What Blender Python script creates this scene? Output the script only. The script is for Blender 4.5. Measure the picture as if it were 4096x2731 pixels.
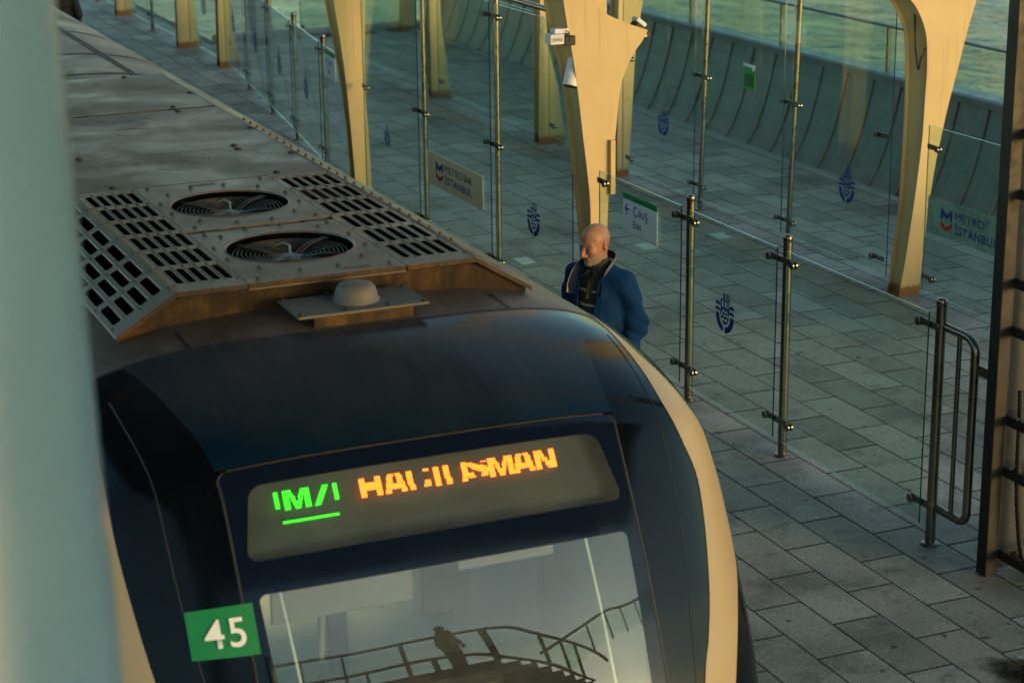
import bpy, bmesh, math, random
import numpy as np
from mathutils import Matrix, Vector
random.seed(7); np.random.seed(7)
for o in list(bpy.data.objects): bpy.data.objects.remove(o, do_unlink=True)
S = bpy.context.scene
COL = S.collection
R = math.radians

# ------------------------------------------------------------------ camera
CAM_H = 4.6
PITCH, YAW, ROLL = .290965, .4054346, -.0121267
fw = Vector((math.sin(YAW)*math.cos(PITCH), math.cos(YAW)*math.cos(PITCH), -math.sin(PITCH)))
rt = Vector((math.cos(YAW), -math.sin(YAW), 0)); up = rt.cross(fw)
r2 = math.cos(ROLL)*rt + math.sin(ROLL)*up; u2 = -math.sin(ROLL)*rt + math.cos(ROLL)*up
cam = bpy.data.cameras.new('camera'); cam_o = bpy.data.objects.new('camera', cam); COL.objects.link(cam_o)
cam.sensor_width = 36; cam.lens = 71.445; cam.clip_start = .05; cam.clip_end = 3000
cam_o.matrix_world = Matrix(((r2.x, u2.x, -fw.x, 0), (r2.y, u2.y, -fw.y, 0), (r2.z, u2.z, -fw.z, CAM_H), (0, 0, 0, 1)))
cam.dof.use_dof = True; cam.dof.focus_distance = 12.6; cam.dof.aperture_fstop = 3.2
S.camera = cam_o

# ------------------------------------------------------------------ sky, sun, exposure
SUN_AZ, SUN_EL = R(150), R(6)
w = bpy.data.worlds.new('World'); S.world = w; w.use_nodes = True
nt = w.node_tree; nt.nodes.clear()
sky = nt.nodes.new('ShaderNodeTexSky'); sky.sky_type = 'NISHITA'; sky.sun_disc = False
sky.sun_elevation = SUN_EL; sky.sun_rotation = SUN_AZ; sky.air_density = 1.0; sky.dust_density = .8; sky.ozone_density = 2.0
bg = nt.nodes.new('ShaderNodeBackground'); bg.inputs['Strength'].default_value = .15
wo = nt.nodes.new('ShaderNodeOutputWorld')
tn = nt.nodes.new('ShaderNodeMix'); tn.data_type = 'RGBA'; tn.blend_type = 'MULTIPLY'; tn.inputs[0].default_value = 1; tn.inputs[7].default_value = (.90, 1.0, .90, 1)
nt.links.new(sky.outputs[0], tn.inputs[6]); nt.links.new(tn.outputs[2], bg.inputs[0]); nt.links.new(bg.outputs[0], wo.inputs[0])
sl = bpy.data.lights.new('sun', 'SUN'); sl.energy = .5; sl.angle = R(16); sl.color = (1.0, .66, .34)
so = bpy.data.objects.new('sun', sl); COL.objects.link(so)
sd = Vector((math.sin(SUN_AZ)*math.cos(SUN_EL), math.cos(SUN_AZ)*math.cos(SUN_EL), math.sin(SUN_EL)))
so.rotation_euler = sd.to_track_quat('Z', 'Y').to_euler(); so.location = (0, -20, 20)
S.view_settings.view_transform = 'Standard'; S.view_settings.look = 'None'
S.view_settings.exposure = 1.55; S.view_settings.gamma = 1.0

# ------------------------------------------------------------------ helpers
W = {}
def link(name, data, parent=None, mw=None):
    o = bpy.data.objects.new(name, data); COL.objects.link(o)
    mw = mw if mw is not None else Matrix.Identity(4)
    o.matrix_basis = mw; W[o.name] = mw
    if parent is not None:
        o.parent = parent; o.matrix_parent_inverse = W[parent.name].inverted()
    return o
def thing(name, label, cat, loc=(0, 0, 0), group=None):
    o = link(name, None, None, Matrix.Translation(loc)); o.empty_display_size = .1
    o['label'] = label; o['category'] = cat
    if group: o['group'] = group
    return o
def tag(o, label=None, cat=None, group=None, kind=None):
    if label: o['label'] = label
    if cat: o['category'] = cat
    if group: o['group'] = group
    if kind: o['kind'] = kind
    return o
class MB:
    def __init__(s): s.v = []; s.f = []; s.m = []; s.mi = 0; s.uv = None
    def add(s, vs, fs):
        n = len(s.v); s.v.extend([tuple(map(float, q)) for q in vs])
        for f in fs: s.f.append(tuple(n+i for i in f)); s.m.append(s.mi)
    def box(s, a, b):
        x0, y0, z0 = a; x1, y1, z1 = b
        s.add([(x0,y0,z0),(x1,y0,z0),(x1,y1,z0),(x0,y1,z0),(x0,y0,z1),(x1,y0,z1),(x1,y1,z1),(x0,y1,z1)],
              [(0,3,2,1),(4,5,6,7),(0,1,5,4),(1,2,6,5),(2,3,7,6),(3,0,4,7)])
    def bbox(s, a, b, e=.004):
        """box with chamfered edges"""
        bm = bmesh.new(); bmesh.ops.create_cube(bm, size=1)
        for q in bm.verts: q.co = Vector([(a[i]+b[i])/2 + q.co[i]*(b[i]-a[i]) for i in range(3)])
        bmesh.ops.bevel(bm, geom=list(bm.edges), offset=e, segments=1, affect='EDGES')
        bm.verts.index_update(); s.add([q.co[:] for q in bm.verts], [[q.index for q in f.verts] for f in bm.faces]); bm.free()
    def tube(s, pts, r, n=12, caps=True):
        pts = [Vector(p) for p in pts]; rs = r if hasattr(r, '__len__') else [r]*len(pts)
        rings = []; pn = None
        for i, p in enumerate(pts):
            t = (pts[min(i+1, len(pts)-1)] - pts[max(i-1, 0)]).normalized()
            if pn is None: pn = t.orthogonal().normalized()
            else: pn = (pn - t*pn.dot(t)).normalized()
            b = t.cross(pn)
            rings.append([p + rs[i]*(math.cos(2*math.pi*k/n)*pn + math.sin(2*math.pi*k/n)*b) for k in range(n)])
        vs = [q for rg in rings for q in rg]; fs = []
        for i in range(len(pts)-1):
            for k in range(n):
                fs.append((i*n+k, i*n+(k+1) % n, (i+1)*n+(k+1) % n, (i+1)*n+k))
        if caps: fs += [tuple(range(n))[::-1], tuple((len(pts)-1)*n+k for k in range(n))]
        s.add(vs, fs)
    def lathe(s, prof, c=(0, 0, 0), n=20, ax='z'):
        vs = []; fs = []
        for (r, h) in prof:
            for k in range(n):
                a = 2*math.pi*k/n; p = (r*math.cos(a), r*math.sin(a), h)
                if ax == 'x': p = (h, r*math.cos(a), r*math.sin(a))
                if ax == 'y': p = (r*math.sin(a), h, r*math.cos(a))
                vs.append((c[0]+p[0], c[1]+p[1], c[2]+p[2]))
        for i in range(len(prof)-1):
            for k in range(n): fs.append((i*n+k, i*n+(k+1) % n, (i+1)*n+(k+1) % n, (i+1)*n+k))
        if prof[0][0] > 0: fs.append(tuple(range(n))[::-1])
        if prof[-1][0] > 0: fs.append(tuple((len(prof)-1)*n+k for k in range(n)))
        s.add(vs, fs)
    def prism(s, poly, t0, t1, f):
        """polygon (2-D list) extruded from t0 to t1; f(a,b,t)->xyz"""
        n = len(poly)
        s.add([f(a, b, t0) for a, b in poly]+[f(a, b, t1) for a, b in poly],
              [tuple(range(n)), tuple(range(2*n-1, n-1, -1))]+[(i, i+n, (i+1) % n+n, (i+1) % n) for i in range(n)])
    def mesh(s, name, mats, smooth=False, angle=None, fixn=False):
        me = bpy.data.meshes.new(name); me.from_pydata(s.v, [], s.f)
        for m in (mats if isinstance(mats, (list, tuple)) else [mats]): me.materials.append(m)
        if len(set(s.m)) > 1: me.polygons.foreach_set('material_index', s.m)
        if fixn:
            bm = bmesh.new(); bm.from_mesh(me); bmesh.ops.recalc_face_normals(bm, faces=bm.faces[:]); bm.to_mesh(me); bm.free()
        if smooth:
            me.polygons.foreach_set('use_smooth', [True]*len(me.polygons))
            if angle: me.set_sharp_from_angle(angle=R(angle))
        me.update(); return me
    def build(s, name, mats, parent=None, mw=None, smooth=False, angle=None, fixn=True):
        return link(name, s.mesh(name, mats, smooth, angle, fixn), parent, mw)

# ------------------------------------------------------------------ materials
def nodes(name):
    m = bpy.data.materials.new(name); m.use_nodes = True; t = m.node_tree
    return m, t, t.nodes['Principled BSDF'], t.nodes['Material Output']
def N(t, typ, **kw):
    n = t.nodes.new(typ)
    for k, v in kw.items():
        if k.startswith('i_'): n.inputs[k[2:].replace('_', ' ')].default_value = v
        else: setattr(n, k, v)
    return n
def L(t, a, b): t.links.new(a, b)
def c4(c): return (c[0], c[1], c[2], 1)
def ramp(t, src, stops):
    r = t.nodes.new('ShaderNodeValToRGB'); L(t, src, r.inputs[0]); e = r.color_ramp.elements
    while len(e) < len(stops): e.new(.5)
    for q, (p, c) in zip(e, stops): q.position = p; q.color = c4(c) if hasattr(c, '__len__') else (c, c, c, 1)
    return r.outputs[0]
def mixc(t, fac, a, b, mode='MIX'):
    n = t.nodes.new('ShaderNodeMix'); n.data_type = 'RGBA'; n.blend_type = mode
    for sock, v in ((n.inputs[0], fac), (n.inputs[6], a), (n.inputs[7], b)):
        if hasattr(v, 'is_output'): L(t, v, sock)
        else: sock.default_value = c4(v) if hasattr(v, '__len__') else v
    return n.outputs[2]
def mth(t, op, a, b=None, c=None):
    n = t.nodes.new('ShaderNodeMath'); n.operation = op
    for i, v in enumerate((a, b, c)):
        if v is None: continue
        if hasattr(v, 'is_output'): L(t, v, n.inputs[i])
        else: n.inputs[i].default_value = v
    return n.outputs[0]
def coord(t, kind='Object', scale=(1, 1, 1)):
    c = t.nodes.new('ShaderNodeTexCoord'); m = t.nodes.new('ShaderNodeMapping'); m.inputs['Scale'].default_value = scale
    L(t, c.outputs[kind], m.inputs[0]); return m.outputs[0]
def noise(t, vec, scale, detail=4, rough=.55, dist=0):
    n = t.nodes.new('ShaderNodeTexNoise'); L(t, vec, n.inputs['Vector'])
    n.inputs['Scale'].default_value = scale; n.inputs['Detail'].default_value = detail
    n.inputs['Roughness'].default_value = rough; n.inputs['Distortion'].default_value = dist
    return n.outputs['Fac']
def bump(t, h, strength, dist, b):
    n = t.nodes.new('ShaderNodeBump'); n.inputs['Strength'].default_value = strength; n.inputs['Distance'].default_value = dist
    L(t, h, n.inputs['Height']); L(t, n.outputs[0], b.inputs['Normal'])
def simple(name, col, rough=.5, metal=0, var=.15, vscale=6, bmp=0, bscale=60, coat=0, rvar=.1, spec=None):
    m, t, b, o = nodes(name); v = coord(t)
    n = noise(t, v, vscale, 5, .6)
    dark = [c*(1-var) for c in col]; lite = [min(1, c*(1+var)) for c in col]
    L(t, ramp(t, n, [(.3, dark), (.7, lite)]), b.inputs['Base Color'])
    L(t, ramp(t, noise(t, v, vscale*2.3, 4), [(.3, max(0, rough-rvar)), (.7, min(1, rough+rvar))]), b.inputs['Roughness'])
    b.inputs['Metallic'].default_value = metal
    if coat: b.inputs['Coat Weight'].default_value = coat; b.inputs['Coat Roughness'].default_value = .06
    if spec is not None: b.inputs['Specular IOR Level'].default_value = spec
    if bmp: bump(t, noise(t, v, bscale, 3), bmp, .004, b)
    return m
def fresnel(t, ior):
    """same reflectance for both faces of a pane"""
    fr = N(t, 'ShaderNodeFresnel'); g = t.nodes.new('ShaderNodeNewGeometry')
    L(t, mth(t, 'ADD', ior, mth(t, 'MULTIPLY', g.outputs['Backfacing'], 1/ior-ior)), fr.inputs[0]); return fr
def glassmat(name, tint, gloss=1.0, rough=.0, ior=1.5, dirt=.0, dirtcol=(.6, .65, .6)):
    m, t, b, o = nodes(name); t.nodes.remove(b)
    tr = N(t, 'ShaderNodeBsdfTransparent'); tr.inputs[0].default_value = c4(tint)
    gl = N(t, 'ShaderNodeBsdfGlossy'); gl.inputs['Roughness'].default_value = rough; gl.inputs[0].default_value = (1, 1, 1, 1)
    fr = fresnel(t, ior)
    mx = N(t, 'ShaderNodeMixShader'); L(t, mth(t, 'MULTIPLY', fr.outputs[0], gloss), mx.inputs[0])
    L(t, tr.outputs[0], mx.inputs[1]); L(t, gl.outputs[0], mx.inputs[2]); last = mx.outputs[0]
    if dirt:
        v = coord(t); df = N(t, 'ShaderNodeBsdfDiffuse'); df.inputs[0].default_value = c4(dirtcol)
        m2 = N(t, 'ShaderNodeMixShader')
        L(t, mth(t, 'MULTIPLY', ramp(t, noise(t, v, 3.0, 6, .65), [(.35, .25), (.75, 1)]), dirt), m2.inputs[0])
        L(t, last, m2.inputs[1]); L(t, df.outputs[0], m2.inputs[2]); last = m2.outputs[0]
    L(t, last, o.inputs[0]); return m

M = {}
M['glass'] = glassmat('clear green glass', (.915, .988, .945), 1.0, .0, 1.5, .024)
M['glass_edge'] = simple('glass edge', (.012, .075, .065), .12, 0, .2, 3)
M['glass_top'] = simple('polished glass edge', (.45, .58, .50), .15, 0, .1, 3)
M['steel'] = simple('brushed stainless steel', (.25, .22, .185), .30, 1, .06, 3)
M['steel_dark'] = simple('dull dark steel', (.034, .030, .027), .5, .5, .25, 6, .05, 90)  # base darkened to carry the shade falling on the right frame
M['black_rubber'] = simple('black rubber', (.012, .012, .012), .6, 0, .2, 20)
M['blue_print'] = simple('navy blue print', (.0, .028, .19), .5, 0, .1, 8)
M['red_print'] = simple('red print', (.42, .01, .012), .5, 0, .1, 8)
M['white_print'] = simple('white vinyl', (.84, .83, .79), .5, 0, .06, 5)
M['green_print'] = simple('green vinyl', (.0, .20, .055), .5, 0, .08, 5)
M['poster_green'] = simple('poster green', (.02, .34, .06), .45, 0, .08, 5)
M['poster_dark'] = simple('poster dark green', (.008, .12, .03), .45, 0, .15, 40)
M['beige_vinyl'] = simple('frosted beige vinyl', (.88, .69, .42), .6, 0, .05, 4)
M['ghost_print'] = simple('faded print', (.52, .33, .18), .6, 0, .05, 4)
M['teal_vinyl'] = glassmat('frosted teal vinyl', (.5, .68, .6), 1.0, .2, 1.45, .72, (.42, .56, .49))
M['lens_white'] = simple('white painted aluminium', (.70, .69, .66), .45, 0, .12, 8)

def mat_yellow():
    m, t, b, o = nodes('cream yellow column paint'); v = coord(t)
    base = ramp(t, noise(t, v, 2.2, 5, .6), [(.3, (.53, .37, .155)), (.7, (.62, .445, .195))])
    spots = ramp(t, noise(t, v, 38, 3, .5), [(.70, 0.0), (.76, 1.0)])
    base = mixc(t, mth(t, 'MULTIPLY', spots, .18), base, (.20, .11, .04))
    drip = ramp(t, noise(t, coord(t, 'Object', (26, 26, 1.1)), 1.0, 3, .5), [(.58, 0.0), (.76, 1.0)])
    base = mixc(t, mth(t, 'MULTIPLY', drip, .34), base, (.33, .20, .085))
    s = N(t, 'ShaderNodeSeparateXYZ'); L(t, v, s.inputs[0])
    h = mth(t, 'ADD', s.outputs[2], mth(t, 'MULTIPLY', noise(t, v, 34, 6, .8), -.16))
    rust = ramp(t, h, [(.0, .95), (.012, .35), (.04, 0.0)])
    base = mixc(t, rust, base, mixc(t, noise(t, v, 60, 4), (.09, .025, .006), (.33, .13, .02)))
    L(t, base, b.inputs['Base Color']); b.inputs['Roughness'].default_value = .5
    bump(t, noise(t, v, 120, 3), .08, .003, b); return m
M['yellow'] = mat_yellow()

def mat_slab():
    m, t, b, o = nodes('granite paving'); g = t.nodes.new('ShaderNodeNewGeometry'); pos = g.outputs['Position']
    oi = N(t, 'ShaderNodeObjectInfo'); at = N(t, 'ShaderNodeAttribute', attribute_name='rnd')
    rnd = mth(t, 'FRACT', mth(t, 'ADD', oi.outputs['Random'], at.outputs['Fac']))
    col = ramp(t, rnd, [(0, (.285, .268, .222)), (.35, (.37, .352, .30)), (.7, (.435, .412, .35)), (1, (.36, .325, .262))])
    grain = noise(t, pos, 150, 3, .8)
    col = mixc(t, 1.0, col, ramp(t, grain, [(.30, .42), (.5, 1.0), (.70, 1.5)]), 'MULTIPLY')
    streak = noise(t, pos, 42, 4, .7)
    col = mixc(t, 1.0, col, ramp(t, streak, [(.30, .68), (.55, 1.0), (.75, 1.28)]), 'MULTIPLY')
    stain = noise(t, pos, 1.3, 6, .62)
    col = mixc(t, 1.0, col, ramp(t, stain, [(.32, .52), (.52, 1.0), (.75, 1.14)]), 'MULTIPLY')
    blot = noise(t, pos, 4.3, 6, .7)
    col = mixc(t, mth(t, 'MULTIPLY', ramp(t, blot, [(.54, 0.0), (.70, 1.0)]), .6), col, (.085, .075, .06))
    gum = ramp(t, noise(t, pos, 9.5, 1, .3), [(.745, 0.0), (.765, 1.0)])
    col = mixc(t, mth(t, 'MULTIPLY', gum, .8), col, (.04, .042, .045))
    s = N(t, 'ShaderNodeSeparateXYZ'); L(t, pos, s.inputs[0])
    # rusty run-off soaked into the stone along the outer posts
    band = mth(t, 'ABSOLUTE', mth(t, 'SUBTRACT', mth(t, 'ADD', s.outputs[0], mth(t, 'MULTIPLY', noise(t, pos, 1.7, 4), .5)), 9.55))
    rust = mth(t, 'MULTIPLY', ramp(t, band, [(.0, 1.0), (.34, 0.0)]), ramp(t, noise(t, pos, 1.1, 5, .65), [(.34, 0.15), (.58, .9)]))
    col = mixc(t, mth(t, 'MULTIPLY', rust, .8), col, (.40, .22, .13))
    L(t, col, b.inputs['Base Color'])
    L(t, ramp(t, noise(t, pos, 2.1, 5), [(.3, .5), (.7, .78)]), b.inputs['Roughness'])
    b.inputs['Specular IOR Level'].default_value = .35
    bump(t, mth(t, 'ADD', grain, mth(t, 'MULTIPLY', streak, .7)), .25, .003, b); return m
M['slab'] = mat_slab()
M['mortar'] = simple('dark joint mortar', (.052, .050, .043), .9, 0, .3, 5)
M['concrete'] = simple('pale concrete', (.30, .31, .29), .8, 0, .15, 3, .2, 30)

def mat_roof(name, a, b_, metal=.25, rough=.42, spec=.5):
    m, t, b, o = nodes(name); v = coord(t)
    n1 = noise(t, v, 1.7, 7, .65, .4); n2 = noise(t, coord(t, 'Object', (3.5, 1, 1)), 5, 5, .6); n3 = noise(t, v, 55, 3)
    col = ramp(t, n1, [(.34, a), (.50, [(x+y)/2 for x, y in zip(a, b_)]), (.66, b_)])
    col = mixc(t, 1.0, col, ramp(t, n2, [(.25, .72), (.6, 1.0), (.8, 1.15)]), 'MULTIPLY')
    col = mixc(t, 1.0, col, ramp(t, n3, [(.3, .80), (.6, 1.06)]), 'MULTIPLY')
    sp = ramp(t, noise(t, v, 30, 2, .4), [(.70, 0.0), (.75, 1.0)])
    col = mixc(t, mth(t, 'MULTIPLY', sp, .45), col, (.03, .025, .022))
    L(t, col, b.inputs['Base Color']); b.inputs['Metallic'].default_value = metal; b.inputs['Specular IOR Level'].default_value = spec if metal else .15
    L(t, ramp(t, n1, [(.3, rough-.12), (.7, rough+.2)]), b.inputs['Roughness'])
    bump(t, n3, .05, .002, b); return m
M['roof'] = mat_roof('dusty brown roof metal', (.018, .011, .008), (.112, .073, .050), .10, .38)
M['roof_grille'] = mat_roof('dusty grille metal', (.098, .070, .052), (.205, .150, .113), .15, .40)
M['roof_band'] = mat_roof('dusty mauve roof band', (.056, .036, .028), (.145, .098, .074), .10, .40)
def mat_rustwall():
    m, t, b, o = nodes('grimy ochre metal'); v = coord(t)
    big = noise(t, v, 3.2, 5, .6, .5); st = noise(t, coord(t, 'Object', (22, 4, 2.0)), 1.0, 5, .65); sp = noise(t, v, 60, 3, .6)
    f_ = mth(t, 'ADD', mth(t, 'MULTIPLY', big, .65), mth(t, 'MULTIPLY', st, .35))
    col = ramp(t, f_, [(.36, (.006, .0035, .002)), (.50, (.030, .014, .005)), (.64, (.105, .048, .011))])
    col = mixc(t, mth(t, 'MULTIPLY', ramp(t, sp, [(.60, 0.0), (.68, 1.0)]), .7), col, (.010, .006, .004))
    L(t, col, b.inputs['Base Color']); b.inputs['Roughness'].default_value = .5; b.inputs['Specular IOR Level'].default_value = .2
    bump(t, sp, .2, .003, b); return m
M['rust_wall'] = mat_rustwall()
M['bolt'] = simple('dark bolt', (.05, .042, .038), .5, .6, .2, 30)
M['void'] = simple('black inside', (.0025, .0025, .0025), .9, 0, .2, 5, spec=.0)  # near black put in for the shade inside vents and fans
M['wire'] = simple('grimy wire guard', (.085, .068, .055), .45, .5, .2, 30)
M['hub'] = simple('grey motor plate', (.20, .20, .195), .5, .4, .2, 20)
M['antenna'] = simple('dusty grey fibreglass', (.135, .115, .098), .6, 0, .15, 14, .1, 80)
M['stripe'] = simple('cream stripe paint', (.42, .30, .165), .32, 0, .02, .8, 0, 60, 0, .0)
M['seal'] = simple('brown rubber seal', (.020, .014, .013), .55, 0, .2, 15)

def mat_nose(name, base, dusty=.5):
    m, t, b, o = nodes(name); v = coord(t)
    g = t.nodes.new('ShaderNodeNewGeometry'); s = N(t, 'ShaderNodeSeparateXYZ'); L(t, g.outputs['Position'], s.inputs[0])
    n = noise(t, v, 2.4, 6, .6); fine = noise(t, v, 70, 3, .6); run = noise(t, coord(t, 'Object', (14, 2, 1)), 1.2, 5, .6)
    # dust settled on the upward part of the cap
    hgt = ramp(t, mth(t, 'ADD', s.outputs[2], mth(t, 'MULTIPLY', mth(t, 'SUBTRACT', n, .5), .12)), [(.0, 0.0), (1, 1)])
    m1 = N(t, 'ShaderNodeMapRange'); L(t, mth(t, 'ADD', s.outputs[2], mth(t, 'MULTIPLY', mth(t, 'SUBTRACT', n, .5), .22)), m1.inputs[0])
    m1.inputs[1].default_value = 1.88; m1.inputs[2].default_value = 2.17
    d = mth(t, 'MULTIPLY', mth(t, 'MULTIPLY', m1.outputs[0], dusty), ramp(t, run, [(.25, .6), (.7, 1.0)]))
    col = mixc(t, d, base, (.20, .165, .14))
    col = mixc(t, mth(t, 'MULTIPLY', ramp(t, fine, [(.5, 0.0), (.8, 1.0)]), .012), col, (.3, .3, .3))
    L(t, col, b.inputs['Base Color'])
    L(t, mth(t, 'ADD', mth(t, 'MULTIPLY', d, .6), ramp(t, n, [(.3, .09), (.7, .16)])), b.inputs['Roughness'])
    b.inputs['Specular IOR Level'].default_value = .24
    bump(t, noise(t, v, 1.1, 2), .10, .01, b); return m
M['nose'] = mat_nose('dark blue black train lacquer', (.002, .013, .026), .20)
M['corner'] = mat_nose('black corner lacquer', (.002, .003, .005), .08)

def mat_windshield():
    m, t, b, o = nodes('windshield with black printed frame')
    uv = N(t, 'ShaderNodeUVMap'); s = N(t, 'ShaderNodeSeparateXYZ'); L(t, uv.outputs[0], s.inputs[0])
    X = mth(t, 'ABSOLUTE', s.outputs[0]); Y = s.outputs[1]
    def rbox(cy, hx, hy, r, slant=0.):
        xx = mth(t, 'SUBTRACT', X, mth(t, 'MULTIPLY', mth(t, 'SUBTRACT', Y, cy), slant))
        qx = mth(t, 'MAXIMUM', mth(t, 'SUBTRACT', xx, hx-r), 0); qy = mth(t, 'MAXIMUM', mth(t, 'SUBTRACT', mth(t, 'ABSOLUTE', mth(t, 'SUBTRACT', Y, cy)), hy-r), 0)
        d = mth(t, 'SQRT', mth(t, 'ADD', mth(t, 'MULTIPLY', qx, qx), mth(t, 'MULTIPLY', qy, qy)))
        return mth(t, 'LESS_THAN', d, r)
    mask = mth(t, 'MAXIMUM', rbox(1.648, .775, .150, .05, .2), rbox(2.60, .765, .668, .03, -.03))
    v = coord(t)
    b.inputs['Base Color'].default_value = (.004, .008, .020, 1); b.inputs['Specular IOR Level'].default_value = .32
    L(t, ramp(t, noise(t, v, 3, 4), [(.3, .05), (.7, .11)]), b.inputs['Roughness'])
    tr = N(t, 'ShaderNodeBsdfTransparent'); tr.inputs[0].default_value = (.78, .86, .82, 1)
    gl = N(t, 'ShaderNodeBsdfGlossy'); gl.inputs['Roughness'].default_value = .0
    fr = fresnel(t, 1.62)
    mx = N(t, 'ShaderNodeMixShader'); L(t, mth(t, 'MULTIPLY', fr.outputs[0], 2.0), mx.inputs[0]); L(t, tr.outputs[0], mx.inputs[1]); L(t, gl.outputs[0], mx.inputs[2])
    df = N(t, 'ShaderNodeBsdfDiffuse'); df.inputs[0].default_value = (.45, .45, .42, 1)
    md = N(t, 'ShaderNodeMixShader'); L(t, mth(t, 'MULTIPLY', ramp(t, noise(t, v, 4, 6, .65), [(.3, .3), (.7, 1.0)]), .10), md.inputs[0])
    L(t, mx.outputs[0], md.inputs[1]); L(t, df.outputs[0], md.inputs[2])
    m2 = N(t, 'ShaderNodeMixShader'); L(t, mask, m2.inputs[0]); L(t, b.outputs[0], m2.inputs[1]); L(t, md.outputs[0], m2.inputs[2])
    L(t, m2.outputs[0], o.inputs[0]); return m
M['windshield'] = mat_windshield()
M['cab_wall'] = simple('pale cab lining', (.66, .72, .58), .6, 0, .05, 3)
M['cab_grey'] = simple('grey cab fittings', (.24, .25, .26), .6, 0, .08, 6)
M['cab_dark'] = simple('dark cab console', (.03, .032, .035), .5, 0, .15, 6)
M['display_back'] = simple('grey display housing', (.045, .062, .072), .6, 0, .06, 4)
def emis(name, col, st):
    m, t, b, o = nodes(name); b.inputs['Base Color'].default_value = (0.02, 0.02, 0.02, 1)
    b.inputs['Emission Color'].default_value = c4(col); b.inputs['Emission Strength'].default_value = st; return m
M['led_green'] = emis('green led', (.03, 1, .01), 1.7)
M['led_amber'] = emis('amber led', (1, .145, .008), 4.2)

def mat_water():
    m, t, b, o = nodes('sea water'); g = t.nodes.new('ShaderNodeNewGeometry')
    mp = N(t, 'ShaderNodeMapping'); mp.inputs['Rotation'].default_value = (0, 0, R(-28)); mp.inputs['Scale'].default_value = (1, .55, 1)
    L(t, g.outputs['Position'], mp.inputs[0]); v = mp.outputs[0]
    b.inputs['Base Color'].default_value = (.09, .25, .21, 1); L(t, ramp(t, noise(t, v, .33, 7, .68, .6), [(.36, (.012, .055, .065)), (.50, (.075, .20, .17)), (.66, (.26, .42, .32))]), b.inputs['Base Color']); b.inputs['Roughness'].default_value = .14; b.inputs['IOR'].default_value = 1.33  # light and dark of the ripples painted into the base colour
    h = mth(t, 'ADD', noise(t, v, .42, 5, .6, .3), mth(t, 'MULTIPLY', noise(t, v, 1.5, 4, .6, .4), .35))
    bump(t, h, 1.0, 2.2, b); return m
M['water'] = mat_water()
def mat_clad():
    m, t, b, o = nodes('weathered zinc cladding'); v = coord(t)
    n = noise(t, v, 2.0, 6, .65); st = noise(t, coord(t, 'Object', (1, 9, .7)), 1.6, 5, .6)
    col = ramp(t, n, [(.3, (.055, .088, .098)), (.7, (.098, .14, .15))])
    col = mixc(t, 1.0, col, ramp(t, st, [(.3, .75), (.6, 1.0), (.8, 1.25)]), 'MULTIPLY')
    L(t, col, b.inputs['Base Color']); b.inputs['Metallic'].default_value = .45; b.inputs['Roughness'].default_value = .42
    bump(t, noise(t, v, 3, 3), .1, .02, b); return m
M['clad'] = mat_clad()
M['seam'] = simple('brown stained seam', (.15, .115, .085), .6, .3, .3, 10)
M['clad_cap'] = simple('grey metal coping', (.16, .19, .195), .42, .4, .15, 4)
M['pillar'] = simple('pale blue grey pillar paint', (.105, .205, .310), .3, 0, .10, 1.2, 0, 60, .25)
M['ground_white'] = simple('white marker tile', (.62, .64, .58), .5, 0, .12, 25)

# ------------------------------------------------------------------ water and platform
mb = MB(); mb.add([(-300, -200, -9), (900, -200, -9), (900, 1100, -9), (-300, 1100, -9)], [(0, 1, 2, 3)])
tag(mb.build('water', M['water']), kind='structure')
X0, Y1 = 4.31, 31.26
mb = MB()
mb.box((X0, -4, -1.6), (11.66, Y1, -.0035)); mb.box((X0, Y1+.0005, -1.6), (8.36, 62, -.0035))
platform = tag(mb.build('platform', M['mortar']), kind='structure')
mb = MB(); mb.box((-6, -30, -1.45), (X0-.01, 80, -1.15)); tag(mb.build('trackbed', M['mortar']), kind='structure')
# paving: rows 0.30 m wide, slabs 0.665 m long in running bond
GAP, SLX, SLY = .0075, .30, .6655
def slab_mesh(name, lx, ly):
    a, b, c = GAP/2, .0015, .03; q = []
    for z, i in ((0, a+b), (-.0012, a), (-c, a)):
        j = i+.0026; q += [(i, j, z), (lx-i, j, z), (lx-i, ly-j, z), (i, ly-j, z)]
    f = [(0, 1, 2, 3)]
    for k in (0, 4):
        for i in range(4): f.append((k+i, k+4+i, k+4+(i+1) % 4, k+(i+1) % 4))
    return q, f
slabs = []
for r in range(24):
    x = X0 + r*SLX
    off = 8.186 if r % 2 == 1 else 8.186 + SLY/2
    if r % 2 == 0: off = 8.186 + SLY/2
    y = off - 20*SLY
    while y < 47:
        if y > 4.0 and (y + SLY <= Y1+.02 or x < 8.0): slabs.append((x, y))
        y += SLY
def project(p):
    q = Vector(p) - Vector((0, 0, CAM_H)); d = q.dot(fw)
    return 512 + 2032.2*q.dot(r2)/d, 341 - 2032.2*q.dot(u2)/d, d
vis = []; rest = []
for (x, y) in slabs:
    cs = [project((x+a*SLX, y+b*SLY, 0)) for a, b in ((0, 0), (1, 0), (1, 1), (0, 1))]
    ar = abs(sum(cs[i][0]*cs[(i+1) % 4][1]-cs[(i+1) % 4][0]*cs[i][1] for i in range(4)))/2
    cxp = sum(c[0] for c in cs)/4; cyp = sum(c[1] for c in cs)/4
    hidden = cxp < 745 and cyp > 560-(745-cxp)*.1 or (cyp-270 > (cxp-520)*.62 and cxp < 640)
    (vis if (-15 < cxp < 1039 and -15 < cyp < 697 and not hidden) else rest).append((ar, x, y))
vis.sort(reverse=True); rest += vis[300:]; vis = vis[:300]
q, f = slab_mesh('slab', SLX, SLY)
sm = MB(); sm.add(q, f[:1]); sm.mi = 1; sm.add(q, f[1:]); slab_me = sm.mesh('paving_slab', [M['slab'], M['mortar']])
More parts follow.
